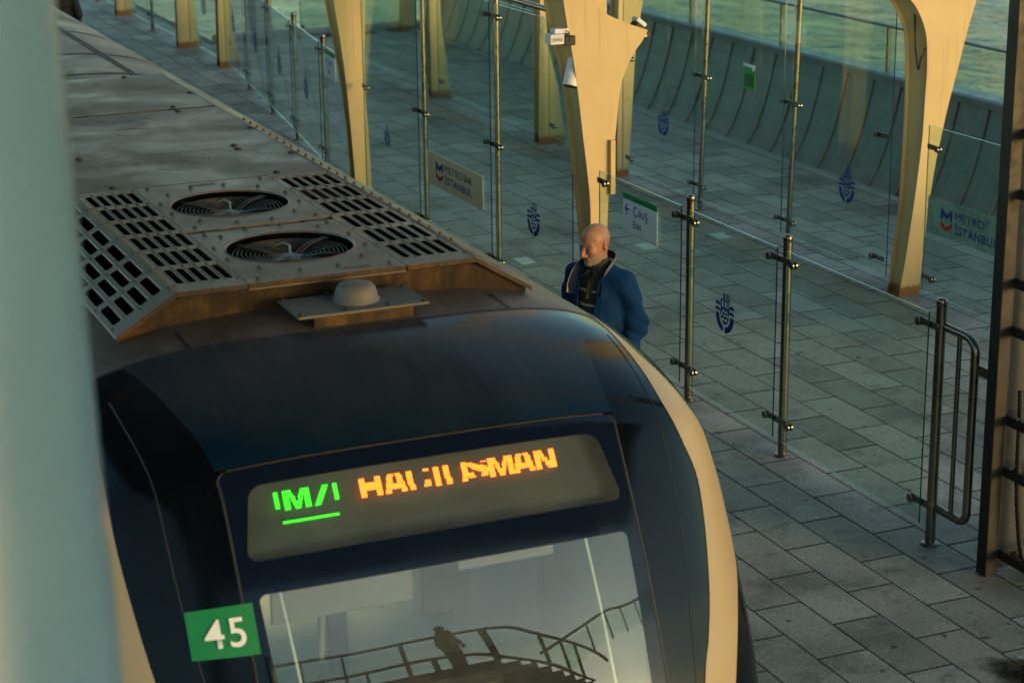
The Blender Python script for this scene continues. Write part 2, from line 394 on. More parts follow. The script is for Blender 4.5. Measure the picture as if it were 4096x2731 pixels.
for ar, x, y in vis:
    mw = Matrix.Translation((x, y, random.uniform(-.0006, .0006))) @ Matrix.Rotation(random.uniform(-.0010, .0010), 4, 'X') @ Matrix.Rotation(random.uniform(-.0025, .0025), 4, 'Y')
    link('paving_slab', slab_me, platform, mw)
mb = MB(); rv = []
for ar, x, y in rest:
    dz = random.uniform(-.0006, .0006)
    mb.mi = 0; vv = [(a+x, b+y, c+dz) for a, b, c in q]; mb.add(vv, f[:1]); mb.mi = 1; mb.add(vv, f[1:]); rv += [random.random()]*(2*len(q))
rest_o = mb.build('paving_field', [M['slab'], M['mortar']], platform, fixn=False); tag(rest_o, kind='stuff')
at = rest_o.data.attributes.new('rnd', 'FLOAT', 'POINT'); at.data.foreach_set('value', rv)
# pale square marker tiles
for i, (x, y, lab) in enumerate(((7.17, 16.41, 'pale square marker tile in the paving left of the man'), (8.41, 16.41, 'pale square marker tile seen under the white exit sign'), (9.23, 16.46, 'pale square marker tile right of the post beside the exit sign'))):
    mb = MB(); mb.bbox((x-.075, y-.11, -.01), (x+.075, y+.11, .006), .003)
    tag(mb.build('marker_tile', M['ground_white']), lab, 'tile', 'pale marker tiles set in the paving')
# puddle: thin film that feathers out over the stone
pm, t, b, o_ = nodes('puddle water'); b.inputs['Base Color'].default_value = (.012, .011, .010, 1); b.inputs['Roughness'].default_value = .04; b.inputs['IOR'].default_value = 1.4
a_ = N(t, 'ShaderNodeAttribute', attribute_name='wet'); tr_ = N(t, 'ShaderNodeBsdfTransparent'); mx_ = N(t, 'ShaderNodeMixShader'); tr_.inputs[0].default_value = (1, 1, 1, 1)
v_ = coord(t); L(t, ramp(t, mth(t, 'ADD', a_.outputs['Fac'], mth(t, 'MULTIPLY', mth(t, 'SUBTRACT', noise(t, v_, 9, 6, .7), .5), .9)), [(.32, 0.0), (.52, .6), (.75, .85)]), mx_.inputs[0])
L(t, tr_.outputs[0], mx_.inputs[1]); L(t, b.outputs[0], mx_.inputs[2]); L(t, mx_.outputs[0], o_.inputs[0])
mb = MB(); wet = []; n_ = 26
for i in range(n_+1):
    for k in range(n_+1):
        dx, dy = (i/n_*2-1), (k/n_*2-1); c, s_ = math.cos(.3), math.sin(.3)
        mb.v.append((6.07+.26*dx*c-.42*dy*s_, 7.56+.26*dx*s_+.42*dy*c, .0035)); wet.append(max(0, 1-(dx*dx+dy*dy)**.5))
mb.f = [(i*(n_+1)+k, (i+1)*(n_+1)+k, (i+1)*(n_+1)+k+1, i*(n_+1)+k+1) for i in range(n_) for k in range(n_)]; mb.m = [0]*len(mb.f)
pud = mb.build('puddle', pm, fixn=False); tag(pud, kind='stuff')
pud.data.attributes.new('wet', 'FLOAT', 'POINT').data.foreach_set('value', wet)

# ------------------------------------------------------------------ outer parapet
PP = [(11.555, .0), (11.600, .07), (11.688, .21), (11.742, .34), (11.792, .476), (11.836, .62), (11.874, .763), (11.908, .91), (11.94, 1.06)]
par = thing('parapet_wall', 'curved grey green metal clad parapet with raised seams along the water', 'wall', (11.7, 18, 0))
mb = MB(); n = len(PP)
def prof_strip(mb, y0, y1, off=0., t=.02):
    vs = []
    for y in (y0, y1):
        for i, (x, z) in enumerate(PP): vs.append((x-off, y, z+off*.4))
        for i, (x, z) in reversed(list(enumerate(PP))): vs.append((x-off+t, y, z+off*.4))
    m = 2*n
    mb.add(vs, [tuple(range(m)), tuple(range(2*m-1, m-1, -1))]+[(i, i+m, (i+1) % m+m, (i+1) % m) for i in range(m)])
prof_strip(mb, -.2475, .2475); clad_me = mb.mesh('cladding_panel', M['clad'], True, 40, True)
mb = MB(); prof_strip(mb, -.009, .009, .014, .03); seam_me = mb.mesh('standing_seam', M['seam'], True, 40, True)
y = 20.06 + .503*21
while y > 9:
    link('cladding_panel', clad_me, par, Matrix.Translation((0, y-.2515, 0)))
    link('standing_seam', seam_me, par, Matrix.Translation((0, y, 0)))
    y -= .503
mb = MB(); mb.prism([(11.905, 1.058), (11.905, 1.125), (11.93, 1.145), (12.16, 1.145), (12.16, 1.058)], 8, Y1, lambda a, b_, t_: (a, t_, b_))
mb.build('coping', M['clad_cap'], par)
mb = MB(); mb.prism([(11.47, -.004), (11.47, .03), (11.49, .04), (11.60, .04), (11.60, -.004)], 8, Y1, lambda a, b_, t_: (a, t_, b_))
mb.build('base_kerb', M['concrete'], par)
mb = MB(); mb.box((12.02, 8, -1.6), (12.15, Y1, 1.05)); mb.build('rear_wall', M['clad_cap'], par)
rail = thing('parapet_railing', 'low clear glass railing with thin metal top rail above the metal parapet', 'railing', (12.0, 18, 1.15))
def pane(name, pts, z0, z1, parent, t=.010, mats=None):
    """upright glass pane between two plan points, its own edges"""
    (xa, ya), (xb, yb) = pts; d = Vector((xb-xa, yb-ya, 0)).normalized(); nrm = Vector((-d.y, d.x, 0))*t/2
    mb = MB(); a, b_ = Vector((xa, ya, 0)), Vector((xb, yb, 0))
    v = [a-nrm, b_-nrm, b_+nrm, a+nrm]
    vs = [(q.x, q.y, z0) for q in v]+[(q.x, q.y, z1) for q in v]
    mb.add(vs, [(0, 1, 5, 4), (2, 3, 7, 6)]); mb.mi = 1; mb.add(vs, [(1, 2, 6, 5), (3, 0, 4, 7)]); mb.mi = 2; mb.add(vs, [(4, 5, 6, 7), (0, 3, 2, 1)])
    me = mb.mesh(name, mats or [M['glass'], M['glass_edge'], M['glass_top']])
    return link(name, me, parent)
for k in range(-2, 5):
    yb = 20.12 + 2.17*k
    pane('glass_panel', ((12.03, yb+.012), (12.03, yb+2.158)), 1.10, 1.605, rail)
    mb = MB(); mb.box((12.012, yb-.011, 1.10), (12.048, yb+.011, 1.61)); mb.build('glazing_bar', M['steel_dark'], rail)
mb = MB(); mb.box((12.0, 15.7, 1.607), (12.06, Y1, 1.635)); mb.build('top_rail', M['clad_cap'], rail)
# low kerb and glass at the end of the wide platform
kerb = thing('end_kerb', 'pale rounded kerb closing the far end of the platform by the water', 'kerb', (10, 31.3, 0))
mb = MB(); mb.bbox((8.37, 31.16, -.02), (12.15, 31.40, .09), .03); mb.build('kerb_stone', M['concrete'], kerb)
pane('glass_panel', ((9.35, 31.30), (11.7, 31.30)), .088, 1.1, kerb)
cab = thing('service_cabinet', 'dark grey upright cabinet behind the far glass barrier', 'cabinet', (8.93, 30.6, 0))
mb = MB(); mb.bbox((8.80, 30.42, 0), (9.08, 30.75, 1.7), .012); mb.build('cabinet_body', M['steel_dark'], cab)
mb = MB(); mb.bbox((8.83, 30.408, .12), (9.05, 30.4185, 1.6), .004); mb.build('cabinet_door', M['cab_grey'], cab)

# ------------------------------------------------------------------ columns
def spl(pts, n=5):
    P = [np.array(p, float) for p in pts]; out = []
    for i in range(len(P)-1):
        p0, p1, p2, p3 = P[max(i-1, 0)], P[i], P[i+1], P[min(i+2, len(P)-1)]
        for k in range(n):
            t_ = k/n; out.append(tuple(.5*((2*p1)+(-p0+p2)*t_+(2*p0-5*p1+4*p2-p3)*t_*t_+(-p0+3*p1-3*p2+p3)*t_**3)))
    out.append(tuple(P[-1])); return out
COLTOPS = []
def column(label, yf, yb, left, right, back_left, base, extra_top=None, group='cream yellow canopy columns'):
    """two flaring plates (front, back) joined by a web; left/right/back_left = (x,z) lists from top to foot"""
    t_ = thing('canopy_column', label, 'column', (base, (yf+yb)/2, 0), group)
    lf, rg, bl = spl(left), spl(right), spl(back_left)
    outline = lf + (rg[::-1] if not extra_top else rg[::-1] + extra_top)
    f = lambda a, b_, c: (a, c, b_)
    mb = MB(); mb.prism(outline, yf, yf+.014, f); mb.build('front_plate', M['yellow'], t_)
    dx = bl[-1][0]-lf[-1][0]
    mb = MB(); mb.prism(bl + [(a+.02, b_) for a, b_ in (rg[::-1] if not extra_top else rg[::-1]+extra_top)], yb-.014, yb, f); mb.build('back_plate', M['yellow'], t_)
    mb = MB()
    def strip(cur, cur2, ins):
        for i in range(len(cur)-1):
            (xa, za), (xb, zb) = cur[i], cur[i+1]; j = min(i, len(cur2)-2)
            za2, zb2 = za, zb
            qa = np.interp(-za, [-q[1] for q in cur2], [q[0] for q in cur2]); qb = np.interp(-zb, [-q[1] for q in cur2], [q[0] for q in cur2])
            y0, y1 = yf+.0145, yb-.0145
            vs = [(xa+ins, y0, za), (xb+ins, y0, zb), (qb+ins, y1, zb), (qa+ins, y1, za)]
            mb.add(vs + [(v_[0]+(.012 if ins > 0 else -.012), v_[1], v_[2]) for v_ in vs], [(0, 1, 2, 3), (7, 6, 5, 4)])
    strip(lf, bl, .035); strip(rg, rg, -.035)
    tx = extra_top[-1] if extra_top else rg[0]; COLTOPS.append((t_, lf[0][0], tx[0], (yf+yb)/2, max(lf[0][1], tx[1])-.02))
    mb.build('web_plate', M['yellow'], t_, smooth=True, angle=40, fixn=False)
    return t_
ext = lambda pts, z, dx: [(pts[0][0]+dx, z)] + pts
N2L = [(6.30, 3.6), (6.418, 2.679), (6.515, 2.135), (6.577, 1.649), (6.634, 1.178), (6.646, .861), (6.652, .40), (6.650, 0)]
N2R = [(7.128, 2.40), (7.081, 2.323), (7.027, 2.26), (6.973, 2.172), (6.925, 2.071), (6.893, 1.953), (6.875, 1.799), (6.850, 1.568), (6.818, 1.326), (6.799, 1.162), (6.787, .846), (6.787, .40), (6.80, 0)]
N2B = [(6.20, 3.6), (6.339, 2.663), (6.417, 2.331), (6.49, 2.019), (6.557, 1.503), (6.595, 1.144), (6.626, .83), (6.65, .40), (6.65, 0)]
N2T = [(7.128, 2.407), (6.979, 2.458), (6.829, 2.523), (6.775, 2.55), (6.682, 2.622), (6.629, 2.667), (6.56, 2.80), (6.50, 3.1), (6.47, 3.6)]
colN2 = column('cream column behind the man with horned bracket, floodlights and white spotlight', 13.90, 14.09, N2L, N2R, N2B, 6.7, N2T)
mb = MB(); mb.box((6.70, 14.05, 2.4), (6.853, 14.07, 3.6)); mb.build('bracket_post', M['yellow'], colN2)
mb = MB(); mb.box((6.80, 13.862, 1.16), (6.838, 13.8995, 1.585)); mb.build('hinge_plate', M['yellow'], colN2)
F3L = [(9.30, 2.66), (9.486, 2.497), (9.555, 2.421), (9.614, 2.318), (9.652, 2.216), (9.671, 2.107), (9.681, 1.895), (9.675, 1.665), (9.668, 1.386), (9.650, 1.154), (9.618, .834), (9.588, .591), (9.55, .293), (9.50, 0)]
F3R = [(10.24, 2.75), (10.134, 2.458), (10.057, 2.199), (9.976, 1.873), (9.906, 1.6), (9.848, 1.325), (9.812, 1.14), (9.767, .819), (9.742, .575), (9.72, .274), (9.708, 0)]
F3B = [(9.22, 2.62), (9.41, 2.481), (9.491, 2.368), (9.553, 2.246), (9.583, 2.088), (9.602, 1.735), (9.603, 1.359), (9.59, .798), (9.57, .552), (9.537, .251), (9.51, 0)]
colF3 = column('broad cream column at right with arched web, cable and rusty foot', 13.87, 14.06, F3L, F3R, F3B, 9.6)
mb = MB(); mb.tube([(9.575, 13.95, 2.6), (9.60, 13.95, 2.25), (9.612, 13.945, 2.06)]+[(9.615+.0*k, 13.93-.06*k/6, 2.02-.10*math.sin(math.pi*k/6)*1.0) for k in range(7)]+[(9.64, 13.862, 2.05), (9.645, 13.862, 2.10)], .009, 8)
mb.build('hanging_cable', M['seal'], colF3, smooth=True)
N1L = [(6.17, 3.5), (6.371, 2.098), (6.459, 1.399), (6.507, .748), (6.536, .211), (6.545, 0)]
N1R = [(6.80, 3.5), (6.704, 2.078), (6.668, 1.25), (6.69, .732), (6.711, .131), (6.715, 0)]
N1B = [(6.14, 3.5), (6.344, 2.077), (6.464, 1.324), (6.521, .79), (6.551, .264), (6.56, 0)]
column('cream column rising at the edge of the train roof beside the beige sticker pane', 19.2, 19.4, N1L, N1R, N1B, 6.63)
column('cream column just behind and right of the horned column', 19.27, 19.46, [(9.56, 3.5), (9.538, 1.9), (9.53, .9), (9.524, 0)], [(10.1, 3.5), (9.823, 1.881), (9.787, 1.649), (9.736, 1.298), (9.698, .622), (9.665, 0)], [(9.50, 3.5), (9.53, 1.9), (9.55, .9), (9.56, 0)], 9.6)
column('cream column seen through glass left of the horned column', 21.27, 21.45, [(9.56, 3.5), (9.527, 1.508), (9.51, .7), (9.498, 0)], [(9.70, 3.5), (9.60, 1.504), (9.751, .637), (9.841, 0)], [(9.55, 3.5), (9.513, 1.565), (9.52, .7), (9.521, 0)], 9.6)
column('cream column seen through the pane above the beige sticker', 24.8, 25.0, [(9.52, 3.2), (9.527, 1.289), (9.537, 0)], [(9.70, 3.2), (9.684, 1.28), (9.76, .459), (9.821, 0)], [(9.55, 3.2), (9.562, 1.265), (9.571, 0)], 9.65)
column('farthest cream column stub by the end kerb, right of the near column', 30.8, 30.98, [(11.43, 2.6), (11.381, .516), (11.345, 0)], [(11.70, 2.6), (11.617, .50), (11.588, 0)], [(11.40, 2.6), (11.39, .5), (11.36, 0)], 11.45)
column('rusty footed cream column nearest in the far left group', 28.6, 28.8, [(7.80, 3), (7.748, .978), (7.729, 0)], [(7.92, 3), (7.958, .75), (8.043, 0)], [(7.81, 3), (7.76, .97), (7.74, 0)], 7.9)
column('middle cream column of the far left group', 30.75, 30.95, [(7.72, 3), (7.68, .745), (7.671, 0)], [(7.90, 3), (7.949, .729), (8.046, 0)], [(7.73, 3), (7.70, .745), (7.69, 0)], 7.9)
column('leftmost cream column, only its rusty foot in view', 35.0, 35.2, [(7.72, 3), (7.688, .276), (7.67, 0)], [(7.90, 3), (8.009, .256), (8.045, 0)], [(7.74, 3), (7.70, .276), (7.69, 0)], 7.9)

# unseen canopy, its extent shaped to shade the train and darken its reflections
CZ = 7.6
can = thing('shade_canopy', 'unseen flat canopy above the columns, shaped to shade the train and its nose', 'canopy', (6, 20, CZ))
mb = MB(); mb.box((-2, 4.601, CZ), (5.8, 54, CZ+.12)); mb.build('shade_sheet', M['clad_cap'], can)
mb = MB(); mb.box((-2, -1.5, CZ), (13, 4.6, CZ+.12)); mb.build('shade_sheet', M['clad_cap'], can)  # sheet added to keep the canopy edge out of the display's reflection
for y in (-1.2, 4.6, 9.5, 13.98, 19.3, 24.9, 30.8, 36, 42, 48):
    mb = MB(); mb.box((-2, y-.08, CZ-.35), (10.2, y+.08, CZ-.001)); mb.build('cross_beam', M['yellow'], can)
for nm, x0, x1, y, z0 in COLTOPS:
    mb = MB(); t0, t1 = (x0, x1), (x0-.12, x1+.25)
    mb.add([(t0[0], y-.06, z0), (t0[1], y-.06, z0), (t0[1], y+.06, z0), (t0[0], y+.06, z0), (t1[0], y-.06, CZ-.3505), (t1[1], y-.06, CZ-.3505), (t1[1], y+.06, CZ-.3505), (t1[0], y+.06, CZ-.3505)], [(0, 3, 2, 1), (4, 5, 6, 7), (0, 1, 5, 4), (1, 2, 6, 5), (2, 3, 7, 6), (3, 0, 4, 7)])
    mb.build('upper_limb', M['yellow'], nm)
# floodlights and spotlight on the horned column
FONT = bpy.data.fonts.load('<builtin>') if '<builtin>' not in [f_.filepath for f_ in bpy.data.fonts] else bpy.data.fonts[0]
def text_mesh(name, body, size, mat, frame, parent, width=None, offset=0., spacing=1.0):
    """flat text; frame(u,v)->xyz, u to the right, v up from the baseline"""
    cu = bpy.data.curves.new(name, 'FONT'); cu.body = body; cu.size = size; cu.offset = offset; cu.space_character = spacing; cu.font = FONT
    o = bpy.data.objects.new(name, cu); COL.objects.link(o)
    dg = bpy.context.evaluated_depsgraph_get(); me = bpy.data.meshes.new_from_object(o.evaluated_get(dg))
    bpy.data.objects.remove(o, do_unlink=True)
    xs = [v.co.x for v in me.vertices]; x0, x1 = min(xs), max(xs)
    k = (width/(x1-x0)) if width else 1
    for v in me.vertices: v.co = Vector(frame((v.co.x-x0)*k, v.co.y))
    me.materials.clear(); me.materials.append(mat); me.name = name
    return link(name, me, parent)
fl = thing('floodlight', 'silver floodlight with black lettering on the left edge of the horned column', 'lamp', (6.38, 13.9, 2.4), 'floodlights on the horned column')
mb = MB(); mb.bbox((6.297, 13.865, 2.352), (6.41, 13.98, 2.427), .004); mb.build('lamp_body', M['lens_white'], fl)
mb = MB(); mb.bbox((6.34, 13.885, 2.4285), (6.455, 13.975, 2.465), .004); mb.build('driver_box', M['lens_white'], fl)
mb = MB(); mb.bbox((6.4105, 13.858, 2.338), (6.50, 13.898, 2.41), .006); mb.tube([(6.455, 13.857, 2.375), (6.455, 13.852, 2.375)], .009, 8); mb.build('mounting_arm', M['black_rubber'], fl)
mb = MB(); mb.tube([(6.43, 13.88, 2.45), (6.445, 13.862, 2.44), (6.452, 13.856, 2.415), (6.45, 13.857, 2.39)], .004, 6); mb.build('cable', M['black_rubber'], fl)
text_mesh('lettering', 'NIXONLED', .03, M['black_rubber'], lambda u, v: (6.312+u, 13.8635, 2.380+v), fl, .085, .0004)
mb = MB(); mb.box((6.310, 13.8632, 2.4085), (6.398, 13.8645, 2.411)); mb.box((6.310, 13.8632, 2.3715), (6.398, 13.8645, 2.374)); mb.build('print_line', M['black_rubber'], fl)
fl = thing('floodlight', 'dark floodlight behind the pointed tip of the horned column', 'lamp', (7.08, 13.95, 2.4), 'floodlights on the horned column')
rot = Matrix.Translation((7.085, 13.965, 2.40)) @ Matrix.Rotation(R(38), 4, 'Y')
mb = MB(); mb.bbox((-.07, -.05, -.03), (.085, .05, .035), .005); mb.build('lamp_body', M['black_rubber'], fl, rot)
mb = MB(); mb.bbox((-.085, -.045, .036), (.01, .045, .068), .004); mb.build('driver_box', M['lens_white'], fl, rot)
mb = MB(); mb.lathe([(.008, -.056), (.008, -.05)], (.05, 0, -.01), 8, 'y'); mb.build('pivot_bolt', M['steel'], fl, rot)
spo = thing('spotlight', 'white weathered cylinder spotlight tilted inside the horned column', 'lamp', (6.50, 14.0, 2.1))
a0, a1 = Vector((6.575, 14.0, 2.235)), Vector((6.50, 13.955, 2.015))
mb = MB(); d = (a1-a0).normalized()
mb.tube([a0, a1], .062, 24); mb.build('lamp_housing', M['lens_white'], spo, smooth=True, angle=40)
mb = MB(); mb.tube([a1, a1+d*.006], .055, 24); mb.build('lens_ring', M['seal'], spo, smooth=True, angle=40)

# ------------------------------------------------------------------ emblem, signs
def emblem_cells(full=True):
    """city emblem as a fine raster of print; x right, y up, 1 unit = U width"""
    W_, H_, st = 300, 1260, 8
    rows = []
    def tri(x, y, cx_, ya, yb, hw):
        return ya <= y <= yb and abs(x-cx_) < hw*(y-ya)/(yb-ya)
    def dark(x, y):
        if y < (150 if full else 470): return False
        if y > 985 - (22 if ((x+252) % 34) < 17 else 0) and (x/252)**2+((y-985)/415)**2 < 1 and not ((x/152)**2+((max(y, 985)-985)/275)**2 < 1) and abs(x+20) > 16 and abs(x) < 252: return True
        for cx_ in (-195, 195):
            for cy_ in (790, 925):
                if y < cy_ - (0 if cx_ < 0 else 0) and ((x-cx_)/72)**2+((y-cy_)/88)**2 < 1: return True
        lit = any(tri(x, y, *q) for q in ((-40, 840, 925, 40), (42, 840, 925, 40), (-82, 930, 1022, 40), (0, 930, 1022, 40), (80, 930, 1022, 40), (-42, 1034, 1122, 40), (40, 1034, 1122, 40)))
        if y >= 900 and (x/118)**2+((max(y, 985)-985)/215)**2 < 1: return not lit
        if 805 <= y < 900 and abs(x) < 118: return not lit
        for x0, top, taper in ((-100, 620, 60), (-20, 175, 260), (55, 185, 260), (112, 352, 230)):
            if y > top and abs(x-x0) < 19*min(1, (y-top)/taper): return y < 900
        if 440 < y < 485 and -40 < x < 75: return True
        if 610 < y < 655 and -118 < x < 130: return True
        return False
    out = []
    for y in range(150, 1410, st):
        x = -272; run = None
        while x <= 276:
            dk = dark(x+st/2, y+st/2)
            if dk and run is None: run = x
            if not dk and run is not None: out.append((run, x, y, y+st)); run = None
            x += st
    return out
EC = {True: emblem_cells(True), False: emblem_cells(False)}
def emblem(parent, x, yc, z0, width, full=True, sx=None):
    k = width/504; kz = k*.60; mb = MB()
    for a, b_, y0, y1 in EC[full]:
        mb.add([(x, yc-a*k, z0+(1400-y1)*kz), (x, yc-b_*k, z0+(1400-y1)*kz), (x, yc-b_*k, z0+(1400-y0)*kz), (x, yc-a*k, z0+(1400-y0)*kz)], [(0, 1, 2, 3)])
    return mb.build('emblem', M['blue_print'], parent, fixn=False)
def quad_yz(x, ya, yb, z0, z1, th=.0015):
    mb = MB(); mb.box((x-th, min(ya, yb), z0), (x, max(ya, yb), z1)); return mb
def metro_sticker(parent, x, ya, yb, z0, z1, base, ghost=True):
    w_ = ya-yb; h = z1-z0
    st = quad_yz(x, ya, yb, z0, z1).build('wall_sticker', base, parent)
    fr = lambda u, v: (x-.0025, ya-u, z1-v)
    lg = MB(); P_ = lambda pts: [fr(.16*w_+a*.135*w_, b_*h) for a, b_ in pts]
    Mp = [(0, .19), (.5, .36), (1, .19), (1, .52), (.82, .52), (.82, .35), (.5, .475), (.18, .35), (.18, .52), (0, .52)]
    quads = [((0, .19), (.2, .255), (.2, .50), (0, .53)), ((0, .19), (.5, .36), (.5, .50), (0, .33)), ((1, .19), (1, .33), (.5, .50), (.5, .36)), ((1, .19), (.8, .255), (.8, .50), (1, .53))]
    for i, qd in enumerate(quads):
        lg.add([(p[0]-.0002*i, p[1], p[2]) for p in P_(qd)], [(0, 1, 2, 3)])
    lg.build('logo_print', M['blue_print'], st, fixn=False)
    lg = MB(); lg.add(P_([(0, .56), (.5, .70), (.5, .83), (0, .69)]), [(0, 1, 2, 3)]); lg.add(P_([(1, .56), (1, .69), (.5, .83), (.5, .70)]), [(0, 1, 2, 3)])
    lg.build('logo_print', M['red_print'], st, fixn=False)
    text_mesh('lettering', 'METRO', .33*h, M['blue_print'], lambda u, v: (x-.0025, ya-.325*w_-u, z1-.44*h+v), st, .335*w_)
    text_mesh('lettering', '\u0130STANBUL', .33*h, M['blue_print'], lambda u, v: (x-.0025, ya-.325*w_-u, z1-.80*h+v), st, .485*w_, .0022*h/.3, 1.12)
    if ghost: text_mesh('lettering', 'M', .33*h, M['ghost_print'], lambda u, v: (x-.0022, ya-.675*w_-u, z1-.44*h+v), st, .13*w_, .004)
    return st
def exit_sign(parent, P0, d, z0, z1, wd):
    """P0 plan point of the left end, d unit plan vector to the right"""
    nx, ny = -d[1], d[0]
    nx, ny = (nx, ny) if nx < 0 else (-nx, -ny)
    h = z1-z0
    def fr(u, v, o=0.): return (P0[0]+d[0]*u+nx*o, P0[1]+d[1]*u+ny*o, z0+v)
    def slab(u0, u1, v0, v1, o0, o1):
        mb = MB(); vs = [fr(u, v, o) for o in (o0, o1) for u, v in ((u0, v0), (u1, v0), (u1, v1), (u0, v1))]
        mb.add(vs, [(0, 1, 2, 3), (7, 6, 5, 4), (0, 4, 5, 1), (1, 5, 6, 2), (2, 6, 7, 3), (3, 7, 4, 0)]); return mb
    sg = slab(0, wd, 0, h*.85, .0, .002).build('exit_sign', M['white_print'], parent)
    slab(0, wd, h*.8505, h, .0, .002).build('green_band', M['green_print'], sg)
    mb = MB()
    for a, b_, c, e in (((.06, .56), (.19, .56), .022, 0),):
        mb.add([fr(.065*wd, .575*h, .003), fr(.20*wd, .575*h, .003), fr(.20*wd, .625*h, .003), fr(.065*wd, .625*h, .003)], [(0, 1, 2, 3)])
    mb.add([fr(.055*wd, .60*h, .0032), fr(.12*wd, .46*h, .0032), fr(.15*wd, .46*h, .0032), fr(.09*wd, .60*h, .0032)], [(0, 1, 2, 3)])
    mb.add([fr(.055*wd, .60*h, .0032), fr(.09*wd, .60*h, .0032), fr(.15*wd, .74*h, .0032), fr(.12*wd, .74*h, .0032)], [(0, 1, 2, 3)])
    mb.build('arrow', M['blue_print'], sg, fixn=False)
    text_mesh('lettering', '\u00c7\u0131k\u0131\u015f', .36*h, M['blue_print'], lambda u, v: fr(.31*wd+u, .50*h+v, .003), sg, .42*wd, .0008, 1.08)
    text_mesh('lettering', 'Exit', .25*h, M['blue_print'], lambda u, v: fr(.31*wd+u, .19*h+v, .003), sg, .24*wd, .001)
    return sg

# ------------------------------------------------------------------ glass barriers
mb = MB(); mb.lathe([(.030, 0), (.030, 1.455)], n=20); post_me = mb.mesh('post', M['steel'], True, 40, True)
mb = MB(); mb.lathe([(.0302, 1.455), (.0315, 1.457), (.0315, 1.485), (.029, 1.494), (.018, 1.502), (0, 1.505)], n=20); cap_me = mb.mesh('post_cap', M['steel'], True, 50, True)
mb = MB(); mb.lathe([(.053, 0), (.053, .012), (.049, .016), (.031, .018)], n=24); foot_me = mb.mesh('base_plate', M['steel'], True, 40, True)
mb = MB(); mb.lathe([(.024, 0), (.024, 2.62)], n=18); tall_me = mb.mesh('post', M['steel'], True, 40, True)
mb = MB(); mb.lathe([(.055, 0), (.055, .012), (.025, .015)], n=22); tfoot_me = mb.mesh('base_plate', M['steel'], True, 40, True)
def clamp_mesh(ya, yb, name='clamp'):
    """flat bar along y with button at each end; glass lies on its -x side"""
    mb = MB(); h = .022
    if ya < 0: pl = [(ya, -h), (yb, -h), (yb, h), (ya, h)]
    mb.bbox((-.034, ya, -h), (-.026, yb, h), .003)
    for y in [q for q in (ya+.02, yb-.02) if abs(q) > .06]:
        mb.lathe([(.024, -.064), (.026, -.062), (.026, -.052)], (0, y, 0), 16, 'x'); mb.lathe([(.026, -.037), (.026, -.026), (.012, -.020), (.010, -.008)], (0, y, 0), 16, 'x')
        mb.lathe([(.010, -.066), (.010, -.064)], (0, y, 0), 6, 'x')
    return mb.mesh(name, M['steel'], True, 40, True)
CL2 = clamp_mesh(-.165, .165); CLM = clamp_mesh(-.165, .02); CLP = clamp_mesh(-.02, .165)
def post(parent, x, y, tall=False, heights=(.25, 1.335), clamp=CL2, rz=0., lean=0.):
    mw = Matrix.Translation((x, y, 0)) @ Matrix.Rotation(lean, 4, 'Y') @ Matrix.Rotation(rz, 4, 'Z')
    p = link('post', tall_me if tall else post_me, parent, mw)
    link('base_plate', tfoot_me if tall else foot_me, p, Matrix.Translation((x, y, 0)))
    if not tall: link('post_cap', cap_me, p, mw)
    for h in heights: link('clamp', clamp, p, mw @ Matrix.Translation((0, 0, h)))
    return p
GX = 6.585
# right low barrier between the horned column and the steel frame
ba = thing('glass_barrier', 'low glass barrier with three capped steel posts right of the man', 'barrier', (6.62, 11, 0), 'glass barriers along the platform')
for y, cl in ((12.239, CL2), (10.93, CL2), (9.24, CLP)): post(ba, 6.625, y, clamp=cl)
g1 = pane('glass_panel', ((GX, 13.62), (GX, 12.30)), .12, 1.415, ba)
g2 = pane('glass_panel', ((GX, 12.17), (GX, 10.99)), .12, 1.41, ba)
g3 = pane('glass_panel', ((GX, 10.87), (GX, 9.30)), .12, 1.41, ba)
emblem(g2, GX-.0065, 11.65, .66, .250, False)
exit_sign(ba, (GX-.0065, 13.205), (0, -1), 1.045, 1.335, .55)
for z in (.25, 1.335): link('column_clamp', CLM, ba, Matrix.Translation((6.625, 13.66, z)))
mb = MB(); P0 = [(6.64, 9.21, 1.335), (6.64, 9.04, 1.335)]
pth = P0 + [(6.64, 9.02-.095*math.sin(a*math.pi/12), 1.335-.075*(1-math.cos(a*math.pi/12))) for a in range(1, 7)] + [(6.64, 8.925, 1.2), (6.64, 8.925, .36)] + [(6.64, 8.925+.075*(1-math.cos(a*math.pi/12)), .305-.07*math.sin(a*math.pi/12)) for a in range(0, 7)] + [(6.64, 9.21, .235)]
mb.tube(pth, .025, 16); mb.build('grab_frame', M['steel'], ba, smooth=True, angle=50)
mb = MB(); mb.tube([(6.64, 9.075, .25), (6.64, 9.075, 1.32)], .0145, 12); mb.build('middle_bar', M['steel'], ba, smooth=True, angle=50)
mb = MB(); mb.lathe([(.0262, 0), (.0262, .03)], (6.64, 8.925, 1.20), 16); mb.box((6.636, 8.79, 1.14), (6.644, 8.905, 1.20)); mb.build('wall_bracket', M['steel'], ba)
